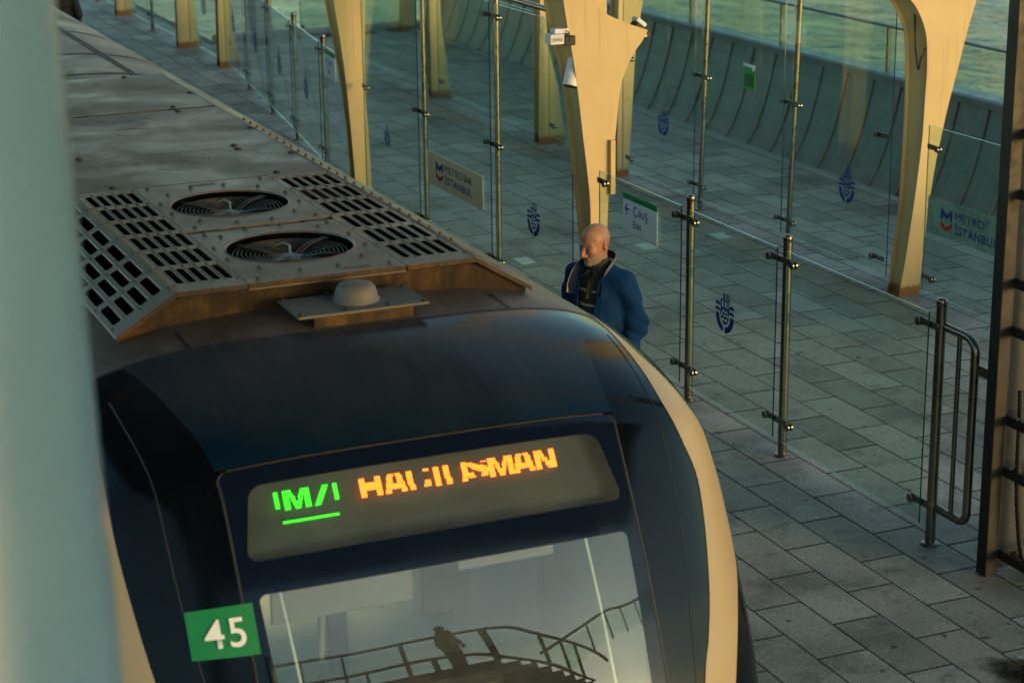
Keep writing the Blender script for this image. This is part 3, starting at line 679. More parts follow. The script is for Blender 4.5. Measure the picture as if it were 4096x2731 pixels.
# tall screen
ts = thing('glass_barrier', 'tall glass screen with two slim posts and beige sticker in front of the paving', 'barrier', (6.62, 16.5, 0), 'glass barriers along the platform')
for y in (17.42, 15.69): post(ts, 6.625, y, True, (.25, 1.25, 2.34))
t1 = pane('glass_panel', ((GX, 19.0), (GX, 17.48)), .12, 2.45, ts); t2 = pane('glass_panel', ((GX, 17.36), (GX, 15.75)), .12, 2.45, ts); t3 = pane('glass_panel', ((GX, 15.63), (GX, 14.10)), .12, 2.45, ts)
emblem(t1, GX-.0065, 18.335, .775, .155, True); emblem(t3, GX-.0065, 14.85, .635, .250, False)
metro_sticker(ts, GX-.0065, 17.25, 15.925, .632, .926, M['beige_vinyl'])
mb = MB(); mb.tube([(6.64, 19.15, 2.505), (6.64, 14.10, 2.505)], .024, 14); mb.build('top_rail', M['steel'], ts, smooth=True, angle=40)
for y in (19.05,): link('column_clamp', CLM, ts, Matrix.Translation((6.625, y, 1.25)))
# far left splayed run
RUN = [('c', 6.66, 19.42), ('p', 6.83, 21.0), ('p', 7.09, 22.87), ('p', 7.33, 24.67), ('p', 7.58, 26.56), ('c', 7.84, 28.55), ('c', 7.86, 30.7), ('p', 7.81, 32.94), ('c', 7.84, 34.95), ('p', 7.84, 37.2)]
lb = thing('glass_barrier', 'splayed low glass barrier receding at the upper left with blue emblems', 'barrier', (7.3, 25, 0), 'glass barriers along the platform')
for i, (k, x, y) in enumerate(RUN):
    nx_, ny_ = RUN[min(i+1, len(RUN)-1)][1:]; px_, py_ = RUN[max(i-1, 0)][1:]
    ang = -math.atan2(nx_-px_, ny_-py_)
    if k == 'p': post(lb, x, y, rz=ang)
    if i < len(RUN)-1:
        d = Vector((nx_-x, ny_-y)); ln = d.length; d /= ln; o_ = Vector((-d.y, d.x))*.04
        ga = .07 if k == 'p' else .12; gb = .07 if RUN[i+1][0] == 'p' else .12
        a = Vector((x, y))+o_+d*ga; b_ = Vector((nx_, ny_))+o_-d*gb
        gp = pane('glass_panel', ((b_.x, b_.y), (a.x, a.y)), .12, 1.415, lb)
        if i == 0:
            q_ = Vector((x, y))+o_+Vector((-d.y, d.x))*.007+d*1.29
            exit_sign(lb, (q_.x, q_.y), (-d.x, -d.y), 1.10, 1.39, .50)
        elif i < 7:
            em = emblem(gp, 0, 0, .64, .262, True)
            mid = (a+b_)/2 + Vector((-d.y, d.x))*.0065
            em.matrix_parent_inverse = Matrix.Identity(4); em.matrix_basis = Matrix.Translation((mid.x, mid.y, 0)) @ Matrix.Rotation(-math.atan2(d.x, d.y), 4, 'Z')
# outer tall screen
FX = 9.555
fs = thing('glass_barrier', 'outer tall glass screen with two leaning posts and green poster before the parapet', 'barrier', (9.58, 16.5, 0), 'glass barriers along the platform')
LEAN = R(1.6)
for y in (17.53, 15.83): post(fs, 9.59, y, True, (.25, 1.34), lean=LEAN)
f1 = pane('glass_panel', ((FX, 19.2), (FX, 17.6)), .12, 2.45, fs); f2 = pane('glass_panel', ((FX, 17.46), (FX, 15.90)), .12, 2.45, fs); f3 = pane('glass_panel', ((FX, 15.76), (FX, 14.15)), .12, 2.45, fs)
emblem(f1, FX-.0065, 18.26, .625, .235, False); emblem(f3, FX-.0065, 14.80, .625, .250, True)
for y in (14.22, 19.12): link('column_clamp', CLP if y < 15 else CLM, fs, Matrix.Translation((9.59, y, .25))); link('column_clamp', CLP if y < 15 else CLM, fs, Matrix.Translation((9.59, y, 1.31)))
po = quad_yz(FX-.006, 16.64, 16.42, 1.365, 1.60).build('poster', M['poster_green'], fs)
quad_yz(FX-.0085, 16.61, 16.45, 1.39, 1.505).build('poster_square', M['poster_dark'], po)
quad_yz(FX-.0085, 16.64, 16.42, 1.572, 1.60).build('poster_header', M['white_print'], po)
mb = MB(); mb.lathe([(.026, -.003), (.026, 0)], (FX-.0085, 16.452, 1.568), 18, 'x'); mb.build('poster_disc', M['white_print'], po)
# pane right of the broad column
rb = thing('glass_barrier', 'outer low glass pane with frosted teal sticker right of the broad column', 'barrier', (9.58, 12.8, 0), 'glass barriers along the platform')
pane('glass_panel', ((FX, 13.62), (FX, 11.4)), .12, 1.51, rb)
for z in (.25, 1.335): link('column_clamp', CLM, rb, Matrix.Translation((9.59, 13.62, z)))
metro_sticker(rb, FX-.0065, 13.58, 12.41, .635, .94, M['teal_vinyl'], False)
# panes between the farther outer columns
for (ya, yb, lab) in ((21.2, 19.55, 'narrow glass pane between the two outer columns behind the horned one'), (24.7, 21.55, 'glass pane between the outer columns seen through the tall screen'), (30.6, 25.1, 'farthest outer glass pane reaching the end kerb')):
    o_ = thing('glass_barrier', lab, 'barrier', (9.6, ya, 0), 'glass barriers along the platform')
    pane('glass_panel', ((9.6, ya), (9.6, yb)), .12, 1.5, o_)
    for z in (.25, 1.335): link('column_clamp', CLM, o_, Matrix.Translation((9.63, ya-.02, z)))

# ------------------------------------------------------------------ steel frame at the right
fr_ = thing('steel_frame', 'tall dark steel frame with flat brackets at the right edge', 'frame', (6.7, 8.75, 0))
mb = MB(); mb.bbox((6.625, 8.70, 0), (6.705, 8.79, 4.4), .004); mb.build('upright', M['steel_dark'], fr_)
mb = MB(); mb.bbox((6.7055, 8.735, 0), (6.735, 8.79, 4.4), .003); mb.build('channel', M['steel_dark'], fr_)
mb = MB(); mb.bbox((6.86, 8.56, .0), (6.91, 8.63, 4.4), .004); mb.build('upright', M['steel_dark'], fr_)
mb = MB(); mb.bbox((6.736, 8.778, 0), (7.5, 8.79, 4.4), .002); mb.build('back_panel', M['cab_dark'], fr_)
for z in (2.53, 2.20, 1.71, 1.44, .925, .625, .13):
    mb = MB(); mb.bbox((6.700, 8.42, z-.028), (6.712, 8.6995, z+.028), .002); mb.bbox((6.7125, 8.63, z-.028), (6.8595, 8.642, z+.028), .002)
    mb.lathe([(.012, 0), (.012, .004)], (6.696, 8.46, z), 10, 'x'); mb.build('bracket', M['steel_dark'], fr_)
    if z < 1.2:
        mb = MB(); mb.tube([(6.7125, 8.45, z), (7.3, 8.45, z)], .021, 12); mb.build('bracket_tube', M['steel'], fr_, smooth=True, angle=40)
for z in (1.22, .78, .30):
    mb = MB(); mb.box((6.8575, 8.58, z), (6.8595, 8.60, z+.035)); mb.build('paper_label', M['white_print'], fr_)
cb = MB(); pth = [(6.76, 8.66, 1.1), (6.755, 8.64, .95), (6.74, 8.62, .8), (6.742, 8.61, .55), (6.76, 8.60, .32), (6.78, 8.58, .15), (6.80, 8.54, .04), (6.84, 8.47, .025), (6.90, 8.40, .025), (7.0, 8.33, .025), (7.15, 8.27, .025)]
pth = spl(pth, 12); rr = [.018+.0025*(1 if i % 2 else -1) for i in range(len(pth))]
cb.tube(pth, rr, 10); tag(cb.build('conduit_hose', M['black_rubber'], smooth=True), 'black ribbed conduit hose curling from the steel frame onto the paving', 'hose')

# ------------------------------------------------------------------ foreground pillar
pl = thing('painted_pillar', 'large out of focus pale blue grey pillar at the left edge', 'pillar', (.315, 3.13, 0))
mb = MB(); mb.lathe([(.302, -1.2), (.302, 2.55), (.30, 2.56), (.30, 6.5)], (0, 0, 0), 72); mb.build('shaft', M['pillar'], pl, Matrix.Translation((.312, 3.13, 3.3)) @ Matrix.Rotation(-.024, 4, 'Y') @ Matrix.Translation((0, 0, -3.3)), smooth=True, angle=40)
mb = MB(); mb.lathe([(.36, -1.2), (.36, -1.15), (.304, -1.14)], (.315, 3.13, 0), 48); mb.build('base_flange', M['steel_dark'], pl)

# ------------------------------------------------------------------ metro train
CX, HW, NEXP = 2.715, 1.54, 3.4
PROF = np.array([(8.60,2.17),(8.36,2.168),(8.1,2.158),(7.9,2.135),(7.7,2.09),(7.5,2.025),(7.35,1.96),(7.25,1.90),(7.185,1.83),(7.10,1.70),(7.01,1.55),(6.925,1.40),(6.83,1.22),(6.74,1.03),(6.66,.84),(6.59,.63),(6.53,.40),(6.49,.15),(6.47,-.15),(6.48,-.5),(6.5,-.9)])
CUR = np.array(spl([tuple(p) for p in PROF], 12))
SL = np.concatenate([[0], np.cumsum(np.linalg.norm(np.diff(CUR, axis=0), axis=1))]); LEN = SL[-1]
def sstep(a, b_, x): t_ = min(max((x-a)/(b_-a), 0), 1); return t_*t_*(3-2*t_)
def nose_edge(s):
    y = np.interp(s, SL, CUR[:, 0]); z = np.interp(s, SL, CUR[:, 1]); k = sstep(.75, 1.35, z)
    return k*max(y, 7.97)+(1-k)*(y+1.1), min(1.12, z)
def nose(s, u, off=0.):
    """point of the train front: s runs down the centre profile, u across"""
    y = np.interp(s, SL, CUR[:, 0]); z = np.interp(s, SL, CUR[:, 1]); ey, ez = nose_edge(s)
    d = 1-(1-min(abs(u), 1.)**NEXP)**(1/NEXP)
    p = np.array([CX+HW*u, y+(ey-y)*d, z+(ez-z)*d])
    if off:
        e = 1e-3; uu = max(min(u, .98), -.98)
        n_ = np.cross(nose(s, uu+e)-nose(s, uu-e), nose(s+e, uu)-nose(s-e, uu)); n_ /= np.linalg.norm(n_)
        if n_[1]*1.0 - n_[2] > 0: n_ = -n_
        p = p+n_*off
    return p
def swarp(s, u):
    k = min(max((s-.30)/.30, 0), 1) if s < .60 else min(max((1.3-s)/.70, 0), 1)
    return s-.22*u*u*k
train = thing('metro_train', 'dark blue black metro train with lit destination display and cream stripes', 'train', (CX, 7, -1.1))
def tab(xs, ys):
    q_ = np.array(spl(list(zip(xs, ys)), 8)); return lambda s: float(np.interp(s, q_[:, 0], q_[:, 1]))
uA = tab([.60, 1.0, 1.40, 2.2, 4.0], [.66, .604, .557, .550, .535])           # cap and windshield | corner panel
uB = tab([.60, .95, 1.33, 1.84, 2.14, 2.46, 2.8, 4], [.735, .725, .709, .699, .682, .654, .63, .58])
uC = tab([.60, .82, 1.1, 1.35, 1.55, 1.73, 1.985, 2.295, 2.483, 2.645, 3.2, 4.0], [.765, .757, .753, .749, .775, .80, .786, .748, .709, .67, .59, .56])
uD = tab([.60, .93, 1.1, 1.39, 1.65, 1.905, 2.27, 2.45, 2.71, 3.2, 4.0], [.775, .793, .84, .895, .918, .945, .915, .858, .786, .70, .66])
uCl = tab([.60, 1.1, 1.575, 2.25, 2.7, 3.2, 4.0], [.765, .80, .817, .782, .72, .64, .58])
def patch(name, ss, ua, ub, nu, mat, parent, off=0., uv=False, sgn=1):
    mb = MB(); uvs = []
    for s_ in ss:
        a, b_ = ua(s_), ub(s_)
        for k in range(nu+1):
            fr_k = k/nu if b_ < 1 or a < 0 else 1-(1-k/nu)**3
            u = (a+(b_-a)*fr_k)*sgn; p = nose(swarp(s_, u), u, off); mb.v.append(tuple(p)); uvs.append((p[0]-CX, s_))
    for i in range(len(ss)-1):
        for k in range(nu):
            q = (i*(nu+1)+k, (i+1)*(nu+1)+k, (i+1)*(nu+1)+k+1, i*(nu+1)+k+1)
            mb.f.append(q if sgn > 0 else q[::-1]); mb.m.append(0)
    me = mb.mesh(name, mat, True)
    if uv:
        l_ = me.uv_layers.new(name='UVMap')
        for lp in me.loops: l_.data[lp.index].uv = uvs[lp.vertex_index]
    return link(name, me, parent)
cst = lambda c: (lambda s: c)
neg = lambda fn: (lambda s: -fn(s))
SCAP = np.linspace(.605, 1.405, 30); SWIN = np.linspace(1.42, 3.3, 60); SALL = np.linspace(.605, 4.0, 110)
patch('front_cap', SCAP, neg(uA), uA, 40, M['nose'], train)
shield = patch('windshield', SWIN, neg(uA), uA, 40, M['windshield'], train, 0, True)
patch('apron', np.linspace(3.315, LEN, 20), neg(uA), uA, 30, M['corner'], train)
for sg in (1, -1):
    uCs = uC if sg > 0 else uCl
    patch('corner_panel', SALL, uA, uCs, 12, M['corner'], train, 0, False, sg)
    patch('cream_stripe', SALL, uCs, uD, 8, M['stripe'], train, .003, False, sg)
    patch('shoulder_panel', SALL, uD, cst(1.0), 22, M['corner'], train, 0, False, sg)
def ribbon(mb, pts_su, wdt, off, nrm_u=True):
    """thin raised strip along (s,u) points"""
    n_ = len(pts_su); vs = []
    for (s_, u) in pts_su:
        du = wdt/HW/2
        if nrm_u: vs += [nose(s_, u-du, 0), nose(s_, u-du*.5, off), nose(s_, u+du*.5, off), nose(s_, u+du, 0)]
        else: vs += [nose(s_-wdt/2, u, 0), nose(s_-wdt/4, u, off), nose(s_+wdt/4, u, off), nose(s_+wdt/2, u, 0)]
    mb.add(vs, [(i*4+k, i*4+4+k, i*4+5+k, i*4+1+k) for i in range(n_-1) for k in range(3)])
mb = MB()
for sg in (1, -1): ribbon(mb, [(s_, sg*uA(s_)) for s_ in np.linspace(1.47, 3.3, 50)], .011, .003)
ribbon(mb, [(1.412, u) for u in np.linspace(-uA(1.4)+.03, uA(1.4)-.03, 50)], .010, .003, False)
for sg in (1, -1): ribbon(mb, [(1.412+.058*(1-math.cos(a)), sg*(uA(1.4)-.03+.03*math.sin(a))) for a in np.linspace(0, math.pi/2, 8)], .011, .003)
mb.build('windshield_seal', M['seal'], train, smooth=True, angle=30, fixn=False)
for sg in (1, -1):
    mb = MB(); ribbon(mb, [(s_, sg*uB(s_)) for s_ in np.linspace(.75, 3.3, 60)], .006, .0025); mb.build('panel_joint', M['black_rubber'], train, smooth=True, fixn=False)
# roof band before the cap and body behind
patch('roof_band', np.linspace(.30, .595, 10), cst(-.93), cst(.93), 64, M['roof_band'], train)
for sg in (1, -1): patch('roof_band_end', np.linspace(.30, .595, 10), cst(.9305), cst(1.), 16, M['roof_band'], train, 0, False, sg)
mb = MB(); ribbon(mb, [(swarp(.60, u), u) for u in np.linspace(-.97, .97, 80)], .022, .003, False); mb.build('roof_seal', M['seal'], train, smooth=True, fixn=False)
for sg in (1, -1):
    mb = MB(); mb.add([tuple(nose(swarp(s_, u), sg*u, .003)) for s_ in (.31, .585) for u in (.47, .482)], [(0, 1, 3, 2)]); mb.build('band_joint', M['bolt'], train, fixn=False)
mb = MB(); US = np.array([math.copysign(abs(math.sin(q_))**(2/NEXP), q_) for q_ in np.linspace(-1, 1, 61)*math.pi/2]); YS = [8.30, 8.9, 10, 12, 14, 18, 22, 26, 30, 38, 46]
for y_ in YS:
    for u in US: p = nose(.0, u); mb.v.append((p[0], y_, p[2]-.004))
for i in range(len(YS)-1):
    for k in range(60): mb.f.append((i*61+k, i*61+k+1, (i+1)*61+k+1, (i+1)*61+k)); mb.m.append(0)
mb.build('roof_skin', M['roof_band'], train, smooth=True, fixn=False)
for sg in (1, -1):
    mb = MB(); ed = [(46, 1.125)]+[nose_edge(s_) for s_ in np.linspace(.0, LEN, 40)]+[(46, -.9)]
    mb.prism([(a, b_) for a, b_ in ed], CX+sg*(HW-.002), CX+sg*(HW-.03), lambda a, b_, t_: (t_, a, b_)); mb.build('body_side', M['corner'], train)
# roof ribs and seams far back
mb = MB()
for y_ in (15.3, 16.4, 17.9, 20.2, 22.8):
    for a, b_ in zip(US[18:-1], US[19:]): 
        pa, pb = nose(0, a), nose(0, b_); mb.add([(pa[0], y_, pa[2]), (pb[0], y_, pb[2]), (pb[0], y_+.02, pb[2]+.003), (pa[0], y_+.02, pa[2]+.003), (pb[0], y_+.04, pb[2]), (pa[0], y_+.04, pa[2])], [(0, 1, 2, 3), (3, 2, 4, 5)])
for x in (3.44, 3.475):
    z = nose(0, (x-CX)/HW)[2]; mb.box((x-.008, 14.3, z-.01), (x+.008, 40, z+.004))
mb.build('roof_joint', M['bolt'], train, fixn=False)

# --- air conditioner and roof covers: crest x 2.016..3.414, skirts down to z 2.13
XL, XR, ZT = 2.016, 3.414, 2.30
SKL, SKR, ZS = 1.739, 3.691, 2.132
ac = link('air_conditioner', None, train, Matrix.Identity(4)); bpy.data.objects.remove(ac)
mb = MB()
secO = [(SKL, ZS-.01), (XL, ZT-.035), (XR, ZT-.035), (SKR, ZS-.01)]
# front wall, slightly set back under the lip
fz = lambda x: nose(.26, (x-CX)/HW)[2]-.01
xs = np.linspace(SKL+.015, SKR-.015, 40)
top = lambda x: float(np.interp(x, [SKL, XL, XR, SKR], [ZS-.012, ZT-.034, ZT-.034, ZS-.012]))
mb.add([(x, 8.40, fz(x)-.03) for x in xs]+[(x, 8.392, top(x)) for x in xs], [(i, i+1, 40+i+1, 40+i) for i in range(39)])
ac = mb.build('air_conditioner', M['rust_wall'], train, fixn=False)
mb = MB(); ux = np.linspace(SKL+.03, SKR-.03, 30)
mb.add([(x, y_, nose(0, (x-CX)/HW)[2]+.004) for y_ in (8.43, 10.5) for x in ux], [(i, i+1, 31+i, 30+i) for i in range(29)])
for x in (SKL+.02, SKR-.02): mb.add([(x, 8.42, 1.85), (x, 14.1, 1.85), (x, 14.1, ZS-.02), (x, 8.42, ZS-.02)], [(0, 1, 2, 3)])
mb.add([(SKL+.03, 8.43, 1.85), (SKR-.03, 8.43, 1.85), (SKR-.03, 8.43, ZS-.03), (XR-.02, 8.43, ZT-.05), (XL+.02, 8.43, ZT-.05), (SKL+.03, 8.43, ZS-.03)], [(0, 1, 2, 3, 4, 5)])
mb.build('shade_tray', M['void'], ac, fixn=False)  # black sheet just over the roof skin, standing in for shade inside
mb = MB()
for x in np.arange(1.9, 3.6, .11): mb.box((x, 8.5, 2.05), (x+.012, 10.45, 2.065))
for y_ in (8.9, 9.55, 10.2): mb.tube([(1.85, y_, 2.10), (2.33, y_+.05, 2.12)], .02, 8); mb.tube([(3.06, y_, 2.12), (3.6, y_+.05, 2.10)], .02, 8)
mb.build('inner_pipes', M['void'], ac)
def rrect(hx, hy, r, n=4):
    out = []
    for cx_, cy_, a0 in ((hx-r, hy-r, 0), (-hx+r, hy-r, 90), (-hx+r, -hy+r, 180), (hx-r, -hy+r, 270)):
        for k in range(n+1): a = R(a0+90*k/n); out.append((cx_+r*math.cos(a), cy_+r*math.sin(a)))
    return out
def grille(mb, f, a0, a1, b0, b1, cells, hx, hy, r=.02, th=.005):
    """plate over [a0,a1]x[b0,b1]; cells = (a edges, b edges) grid, one slot hole per cell; f(a,b,depth)->xyz"""
    A, B = cells; n_ = 20
    for i in range(len(A)-1):
        for j in range(len(B)-1):
            ca, cb_ = (A[i]+A[i+1])/2, (B[j]+B[j+1])/2; hole = rrect(hx, hy, r)
            m_ = len(hole); wa, wb = (A[i+1]-A[i])/2, (B[j+1]-B[j])/2
            outer = []
            for (px, py) in hole:
                k = min(wa/abs(px) if px else 9, wb/abs(py) if py else 9)
                qx, qy = px*k, py*k
                outer.append((qx, qy))
            # snap diagonal corners
            for idx in range(4):
                c_ = idx*5+2; sx = 1 if idx in (0, 3) else -1; sy = 1 if idx in (0, 1) else -1; outer[c_] = (sx*wa, sy*wb)
            vs = [f(ca+p[0], cb_+p[1], 0) for p in outer]+[f(ca+p[0], cb_+p[1], 0) for p in hole]+[f(ca+p[0], cb_+p[1], th) for p in hole]
            fs = [(k, (k+1) % m_, m_+(k+1) % m_, m_+k) for k in range(m_)]+[(m_+k, m_+(k+1) % m_, 2*m_+(k+1) % m_, 2*m_+k) for k in range(m_)]
            mb.add(vs, fs)
    for (p, q_, r_, s_) in ((a0, A[0], b0, b1), (A[-1], a1, b0, b1), (A[0], A[-1], b0, B[0]), (A[0], A[-1], B[-1], b1)):
        mb.add([f(p, r_, 0), f(q_, r_, 0), f(q_, s_, 0), f(p, s_, 0)], [(0, 1, 2, 3)])
    for (p, r_, q_, s_) in ((a0, b0, a1, b0), (a1, b0, a1, b1), (a1, b1, a0, b1), (a0, b1, a0, b0)):
        mb.add([f(p, r_, 0), f(q_, s_, 0), f(q_, s_, th*1.6), f(p, r_, th*1.6)], [(0, 1, 2, 3)])
YF, YK = 8.362, 10.528
RW = [8.505+.331*k for k in range(7)]; RW = [8.47+.333*k for k in range(7)]
flat = lambda a, b_, d: (a, b_, ZT-d)
mb = MB(); grille(mb, flat, XL+.003, 2.333, YF, YK, ([2.0435+.0553*k for k in range(6)], RW), .0185, .136, .016)
mb.build('grille_panel', M['roof_grille'], ac)
mb = MB(); grille(mb, flat, 3.077, XR, YF, YK, ([3.105+.0585*k for k in range(6)], RW), .0195, .136, .017)
mb.build('grille_panel', M['roof_grille'], ac)
dl = Vector((SKL-XL, ZS-ZT)); ll = dl.length; dl /= ll
sl_f = lambda a, b_, d: (XL+dl.x*a+dl.y*d*1.0, b_, ZT+dl.y*a-d*abs(dl.x))
mb = MB(); grille(mb, sl_f, .003, ll, YF, YK, ([.025+.0715*k for k in range(5)], RW), .0245, .134, .017)
mb.build('side_grille', M['roof_grille'], ac)
dr = Vector((SKR-XR, ZS-ZT)); dr /= dr.length
sr_f = lambda a, b_, d: (XR+dr.x*a-abs(dr.y)*d, b_, ZT+dr.y*a-d*dr.x)
mb = MB(); grille(mb, sr_f, .003, ll, YF, YK, ([.025+.0715*k for k in range(5)], RW), .0245, .134, .017)
mb.build('side_grille', M['roof_grille'], ac)
# crest edge trim
mb = MB(); mb.tube([(XL, YF, ZT-.001), (XL, 14.25, ZT-.001)], .006, 8); mb.tube([(XR, YF, ZT-.001), (XR, 14.25, ZT-.001)], .006, 8); mb.build('crest_trim', M['roof_grille'], ac, smooth=True)
def fan_panel(cy, ya, yb):
    cx_ = 2.705; r = .298; mb = MB(); n_ = 64
    ang = [2*math.pi*k/n_ for k in range(n_)]; hxa, hxb = 2.337, 3.073
    out = []
    for a in ang:
        c, s_ = math.cos(a), math.sin(a)
        kx = ((hxb-cx_) if c > 0 else (cx_-hxa))/abs(c) if abs(c) > 1e-6 else 9; ky = ((yb-cy) if s_ > 0 else (cy-ya))/abs(s_) if abs(s_) > 1e-6 else 9
        k = min(kx, ky); out.append((cx_+c*k, cy+s_*k, ZT))
    for (ex, ey) in ((hxa, ya), (hxb, ya), (hxb, yb), (hxa, yb)):
        i = min(range(n_), key=lambda q: (out[q][0]-ex)**2+(out[q][1]-ey)**2); out[i] = (ex, ey, ZT)
    vs = out+[(cx_+(r+.012)*math.cos(a), cy+(r+.012)*math.sin(a), ZT) for a in ang]+[(cx_+(r+.006)*math.cos(a), cy+(r+.006)*math.sin(a), ZT+.004) for a in ang]+[(cx_+r*math.cos(a), cy+r*math.sin(a), ZT-.004) for a in ang]+[(cx_+r*.95*math.cos(a), cy+r*.95*math.sin(a), ZT-.05) for a in ang]+[(cx_+r*.93*math.cos(a), cy+r*.93*math.sin(a), ZT-.16) for a in ang]
    for j in range(5):
        mb.mi = 1 if j > 2 else 0; mb.add(vs[j*n_:(j+2)*n_], [(k, (k+1) % n_, n_+(k+1) % n_, n_+k) for k in range(n_)])
    mb.mi = 0
    for (p, q_) in (((hxa, ya), (hxb, ya)), ((hxb, ya), (hxb, yb)), ((hxb, yb), (hxa, yb)), ((hxa, yb), (hxa, ya))):
        mb.add([(p[0], p[1], ZT), (q_[0], q_[1], ZT), (q_[0], q_[1], ZT-.03), (p[0], p[1], ZT-.03)], [(0, 1, 2, 3)])
    mb.build('fan_panel', [M['roof_grille'], M['void']], ac, smooth=True, angle=25)
    mb = MB()
    for k in range(10):
        rr_ = .085+.0205*k; zz = ZT-.028-.018*(1-k/9)**2
        mb.tube([(cx_+rr_*math.cos(a), cy+rr_*math.sin(a), zz) for a in [2*math.pi*j/48 for j in range(49)]], .0028, 5, False)
    for j in range(10):
        a = 2*math.pi*j/10+.2; mb.tube([(cx_+.07*math.cos(a), cy+.07*math.sin(a), ZT-.047), (cx_+.285*math.cos(a), cy+.285*math.sin(a), ZT-.03)], .003, 5)
    for a in (R(40), R(140), R(235), R(325)):
        for dd in (-.011, .011):
            px, py = -math.sin(a)*dd, math.cos(a)*dd
            mb.tube([(cx_+px+.05*math.cos(a), cy+py+.05*math.sin(a), ZT-.05), (cx_+px+.17*math.cos(a), cy+py+.17*math.sin(a), ZT-.022), (cx_+px+.285*math.cos(a-.08), cy+py+.285*math.sin(a-.08), ZT-.016)], .0055, 6)
    mb.build('fan_guard', M['wire'], ac, smooth=True)
    mb = MB(); mb.lathe([(.085, -.075), (.085, -.055), (.075, -.048), (.03, -.046), (.03, -.04), (0, -.04)], (cx_, cy, ZT), 24)
    mb.tube([(cx_-.0, cy, ZT-.045), (cx_+.005, cy+.02, ZT-.0), (cx_-.01, cy+.07, ZT+.004), (cx_-.03, cy+.12, ZT-.02)], .006, 8); mb.build('fan_motor', M['hub'], ac, smooth=True, angle=40)
    mb = MB()
    for j in range(7):
        a = 2*math.pi*j/7; vs = []
        for rr_, tw in ((.08, .5), (.16, .42), (.27, .34)):
            for d_ in (-tw, tw): vs.append((cx_+rr_*math.cos(a+d_*.7), cy+rr_*math.sin(a+d_*.7), ZT-.10+d_*.05))
        mb.add(vs, [(0, 1, 3, 2), (2, 3, 5, 4)])
    mb.build('fan_blades', M['void'], ac, smooth=True, fixn=False)
    mb = MB()
    for j in range(12):
        a = 2*math.pi*(j+.5)/12; rr_ = .345
        mb.lathe([(.011, 0), (.011, .006), (.006, .007), (.006, .012), (0, .012)], (cx_+min(max(rr_*math.cos(a), -.345), .345), cy+rr_*1.32*math.sin(a), ZT), 6)
    for bx_, by_ in ((2.40, ya+.06), (2.40, yb-.05), (3.02, ya+.06), (3.02, yb-.05)): mb.lathe([(.011, 0), (.011, .008), (0, .010)], (bx_, by_, ZT), 6)
    tag(mb.build('panel_bolts', M['bolt'], ac), kind='stuff')
fan_panel(9.955, 9.445, 10.522); fan_panel(8.935, 8.368, 9.375)
mb = MB(); mb.box((2.62, 10.44, ZT-.001), (2.76, 10.475, ZT+.002)); mb.box((2.80, 8.42, ZT-.001), (2.93, 8.45, ZT+.002)); mb.box((2.337, 9.378, ZT-.035), (3.073, 9.442, ZT-.03))
for x in (2.42, 2.93): mb.box((x, 9.38, ZT-.03), (x+.075, 9.44, ZT-.006))
tag(mb.build('hinge', M['bolt'], ac), kind='stuff')
mb = MB()
for x in (2.031, 2.320, 3.091, 3.401):
    for y_ in RW: mb.lathe([(.006, 0), (.005, .004), (0, .005)], (x, y_, ZT), 6)
for x in (2.19, 3.25):
    for y_ in RW: mb.lathe([(.005, 0), (.004, .003), (0, .004)], (x, y_, ZT), 6)
for a in (.014, .165, .315):
    for y_ in RW: p = sl_f(a, y_, 0); mb.lathe([(.006, 0), (.005, .004), (0, .005)], p, 6)
tag(mb.build('panel_bolts', M['bolt'], ac), kind='stuff')
# folded front lip
mb = MB()
for (xa, za), (xb, zb) in (((SKL, ZS), (XL, ZT)), ((XL, ZT), (2.331, ZT)), ((2.339, ZT), (3.071, ZT)), ((3.079, ZT), (XR, ZT)), ((XR, ZT), (SKR, ZS))):
    mb.add([(xa, YF-.004, za), (xb, YF-.004, zb), (xb, YF-.006, zb-.022), (xa, YF-.006, za-.022)], [(0, 1, 2, 3)])
mb.build('front_lip', M['rust_wall'], ac, fixn=False)
# plain roof covers behind
covers = [(10.535, 11.372), (11.378, 12.755), (12.80, 14.25)]
for (ya, yb) in covers:
    mb = MB(); vs = []
    sec = [(SKL, ZS), (XL, ZT), (XR, ZT), (SKR, ZS)]
    for y_ in (ya, yb): vs += [(x, y_, z) for x, z in sec]+[(x, y_, z-.03) for x, z in sec[::-1]]
    mb.add(vs, [(0, 1, 9, 8), (1, 2, 10, 9), (2, 3, 11, 10), (3, 4, 12, 11), (7, 0, 8, 15), (0, 1, 2, 3, 4, 5, 6, 7), (15, 14, 13, 12, 11, 10, 9, 8)])
    cv = mb.build('roof_cover', M['roof'], train)
    mb = MB(); cy = (ya+yb)/2+.05
    if yb > 11: mb.tube([(2.71+.12*math.cos(a), cy+.12*math.sin(a), ZT-.0004) for a in [2*math.pi*j/40 for j in range(41)]], .0014, 4, False); mb.build('cover_ring', M['bolt'], cv)
    mb = MB()
    for bx_, by_ in ((3.39, ya+.55), (3.15, ya+.06), (2.24, ya+.06), (3.14, yb-.05)):
        mb.lathe([(.022, 0), (.022, .003), (.014, .005), (.014, .010), (.006, .011), (0, .011)], (bx_, by_, ZT), 14)
    for k in range(5): mb.lathe([(.006, 0), (0, .004)], (2.35+.135*k, yb-.22, ZT), 6); mb.lathe([(.006, 0), (0, .004)], (2.375+.135*k, yb-.235, ZT), 6)
    tag(mb.build('cover_fasteners', M['bolt'], cv), kind='stuff')
mb = MB(); mb.prism([(14.252, ZT), (14.42, nose(0, 0)[2]+.005), (14.42, 2.1), (14.252, 2.1)], XL, XR, lambda a, b_, t_: (t_, a, b_)); mb.build('cover_end', M['roof'], train)
mb = MB(); mb.box((2.0, 12.757, 2.2), (3.43, 12.798, 2.262))
for x in (2.5, 3.1): mb.box((x, 12.75, 2.262), (x+.09, 12.80, 2.297))
mb.build('cover_gap', M['void'], train)
